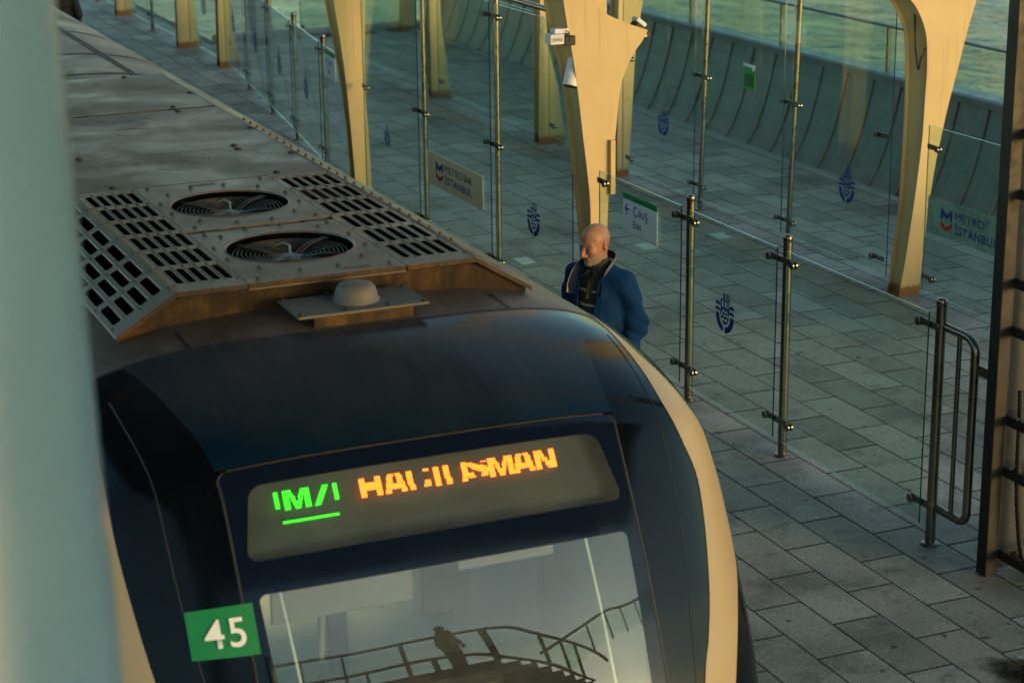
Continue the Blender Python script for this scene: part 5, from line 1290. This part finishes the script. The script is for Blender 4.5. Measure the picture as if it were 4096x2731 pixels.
def standing(loc, ang, label, cloth, group=None, hgt=1.68, hood=False, slim=1.):
    """bystander seen from behind or far: one body, padded jacket, trousers"""
    k = hgt/1.68; mw = Matrix.Translation(loc) @ Matrix.Rotation(ang, 4, 'Z') @ Matrix.Diagonal((k*slim, k*slim, k, 1))
    def body(P):
        d = smin(ell(P, (0, .0, 1.57), (.075, .094, .105)), cone(P, (0, .02, 1.36), (0, .01, 1.5), .055, .05), .03)
        d = smin(d, cone(P, (0, -.085, 1.575), (0, -.105, 1.55), .010, .013), .012)
        d = smin(d, ell(P, (0, .02, 1.2), (.15, .10, .2)), .05); d = smin(d, ell(P, (0, .02, .98), (.14, .11, .16)), .06)
        for sx in (-1, 1):
            d = smin(d, cone(P, (sx*.17, .02, 1.33), (sx*.23, .04, 1.06), .045, .038), .03); d = smin(d, cone(P, (sx*.23, .04, 1.06), (sx*.20, -.06, .86), .038, .026), .02)
            d = smin(d, ell(P, (sx*.195, -.085, .80), (.018, .035, .05)), .012)
            for q_ in range(4): d = smin(d, cone(P, (sx*.195, -.11+.02*q_, .77), (sx*.185, -.115+.02*q_, .70+.006*abs(q_-1.5)), .009, .007), .004)
            d = smin(d, cone(P, (sx*.195, -.11, .82), (sx*.185, -.14, .77), .012, .009), .006)
            d = smin(d, cone(P, (sx*.085, .02, .88), (sx*.09, 0, .48), .078, .05), .03); d = smin(d, cone(P, (sx*.09, 0, .48), (sx*.09, .03, .08), .05, .035), .02); d = smin(d, cone(P, (sx*.09, .03, .045), (sx*.10, -.12, .035), .036, .03), .02)
        return d
    p = thing('person', label, 'person', loc, group)
    def col(V):
        c = np.tile(np.array([.42, .22, .13]), (len(V), 1)); hair = (V[:, 2] > 1.60) | ((V[:, 1] > -.01) & (V[:, 2] > 1.50)); c[hair] = (.03, .022, .018); return c
    sdf_obj('body', body, (-.30, -.18, -.02), (.30, .16, 1.70), .0125, M['skin'], p, mw, None, None, col)
    def jk(P):
        x, y, z = P
        d = ell(P, (0, .02, 1.22), (.185, .135, .20)); d = smin(d, ell(P, (0, .015, .92), (.180, .145, .30)), .06)
        for sx in (-1, 1):
            d = smin(d, cone(P, (sx*.175, .02, 1.33), (sx*.24, .04, 1.06), .068, .062), .03); d = smin(d, cone(P, (sx*.24, .04, 1.06), (sx*.205, -.05, .88), .062, .048), .02)
        d = smin(d, cone(P, (0, .03, 1.40), (0, .02, 1.45), .085, .08), .04)
        if hood: d = smin(d, ell(P, (0, .10, 1.40), (.11, .06, .07)), .03)
        d = d+.004*np.abs(np.sin(z*45))
        return np.maximum(np.maximum(d, -cone(P, (0, .0, 1.42), (0, .0, 1.7), .06, .085)), .66-z)
    sdf_obj('jacket', jk, (-.34, -.2, .64), (.34, .24, 1.53), .011, cloth, p, mw)
    def tr(P):
        d = ell(P, (0, .02, .90), (.16, .125, .13))
        for sx in (-1, 1): d = smin(d, smin(cone(P, (sx*.088, .02, .86), (sx*.093, 0, .48), .095, .07), cone(P, (sx*.093, 0, .48), (sx*.095, .03, .07), .07, .06), .03), .03)
        return np.maximum(np.maximum(d, P[2]-.99), .03-P[2])
    sdf_obj('trousers', tr, (-.21, -.16, .01), (.21, .18, 1.0), .012, M['trousers'], p, mw)
    for sx in (-1, 1): sdf_obj('shoe', lambda P: np.maximum(cone(P, (sx*.09, .035, .05), (sx*.105, -.135, .04), .046, .04), -P[2]), (sx*.10-.07, -.20, -.01), (sx*.10+.07, .10, .11), .01, M['shoe'], p, mw)
    return p
standing((5.24, 27.35, 0), R(165), 'person in black padded jacket seen from behind at the far top left', M['black_cloth'], None, 1.70, True)

# ------------------------------------------------------------------ footbridge behind the viewpoint (seen mirrored in the windshield)
fb = thing('footbridge', 'dark footbridge landing with stairs mirrored in the train windshield', 'footbridge', (4, -4.8, 5.5))
mb = MB(); mb.box((-4, -5.6, 5.30), (7.2, -3.95, 5.55)); mb.build('deck', M['cab_dark'], fb)
for k in range(12):
    mb = MB(); mb.box((7.2+.29*k, -5.6, 5.30-.165*(k+1)), (7.2+.29*(k+1)-.002, -3.95, 5.55-.165*(k+1))); mb.build('stair_step', M['cab_dark'], fb)
fbr = thing('footbridge_railing', 'dark tube railing with glass panes mirrored in the train windshield', 'railing', (4, -4, 5.5))
R1 = [(-3.5, 6.72), (1.7, 6.70), (4.9, 6.60), (7.25, 6.60), (8.2, 6.02), (10.2, 4.88)]
R2 = [(8.25, 5.72), (9.6, 6.25), (11.4, 6.72), (13.0, 6.80), (16.5, 7.2)]
for rr_, y_ in ((R1, -4.0), (R1, -5.5), (R2, -4.6)):
    mb = MB(); mb.tube([(x, y_, z) for x, z in spl(rr_, 4)], .048, 10); mb.build('handrail', M['black_rubber'], fbr, smooth=True)
def rz_(rr_, x): return float(np.interp(x, [q[0] for q in rr_], [q[1] for q in rr_]))
for rr_, y_, xs in ((R1, -4.0, (-2, -.4, 1.2, 2.8, 4.4, 6.0, 7.2, 8.1, 9.0)), (R1, -5.5, (-1.2, .6, 2.2, 3.8, 5.4, 7.0, 8.4)), (R2, -4.6, (8.9, 10.1, 11.3, 12.5, 14.0, 15.5))):
    for i, x in enumerate(xs):
        z = rz_(rr_, x); mb = MB(); mb.box((x-.042, y_-.03, z-1.05), (x+.042, y_+.03, z-.045)); mb.build('baluster', M['black_rubber'], fbr)
        if i+1 < len(xs):
            xb = xs[i+1]; za, zb = z-.16, rz_(rr_, xb)-.16; mb = MB()
            vs = [(x+.05, y_+.03, za-.8), (xb-.05, y_+.03, zb-.8), (xb-.05, y_+.03, zb), (x+.05, y_+.03, za)]
            mb.add(vs+[(a, b_+.01, c) for a, b_, c in vs], [(0, 1, 2, 3), (7, 6, 5, 4), (0, 4, 5, 1), (1, 5, 6, 2), (2, 6, 7, 3), (3, 7, 4, 0)]); mb.build('glass_panel', M['glass'], fbr)
standing((6.95, -4.5, 5.551), R(80), 'person standing on the footbridge, mirrored as a silhouette in the windshield', M['black_cloth'], None, 1.74, False, .78)
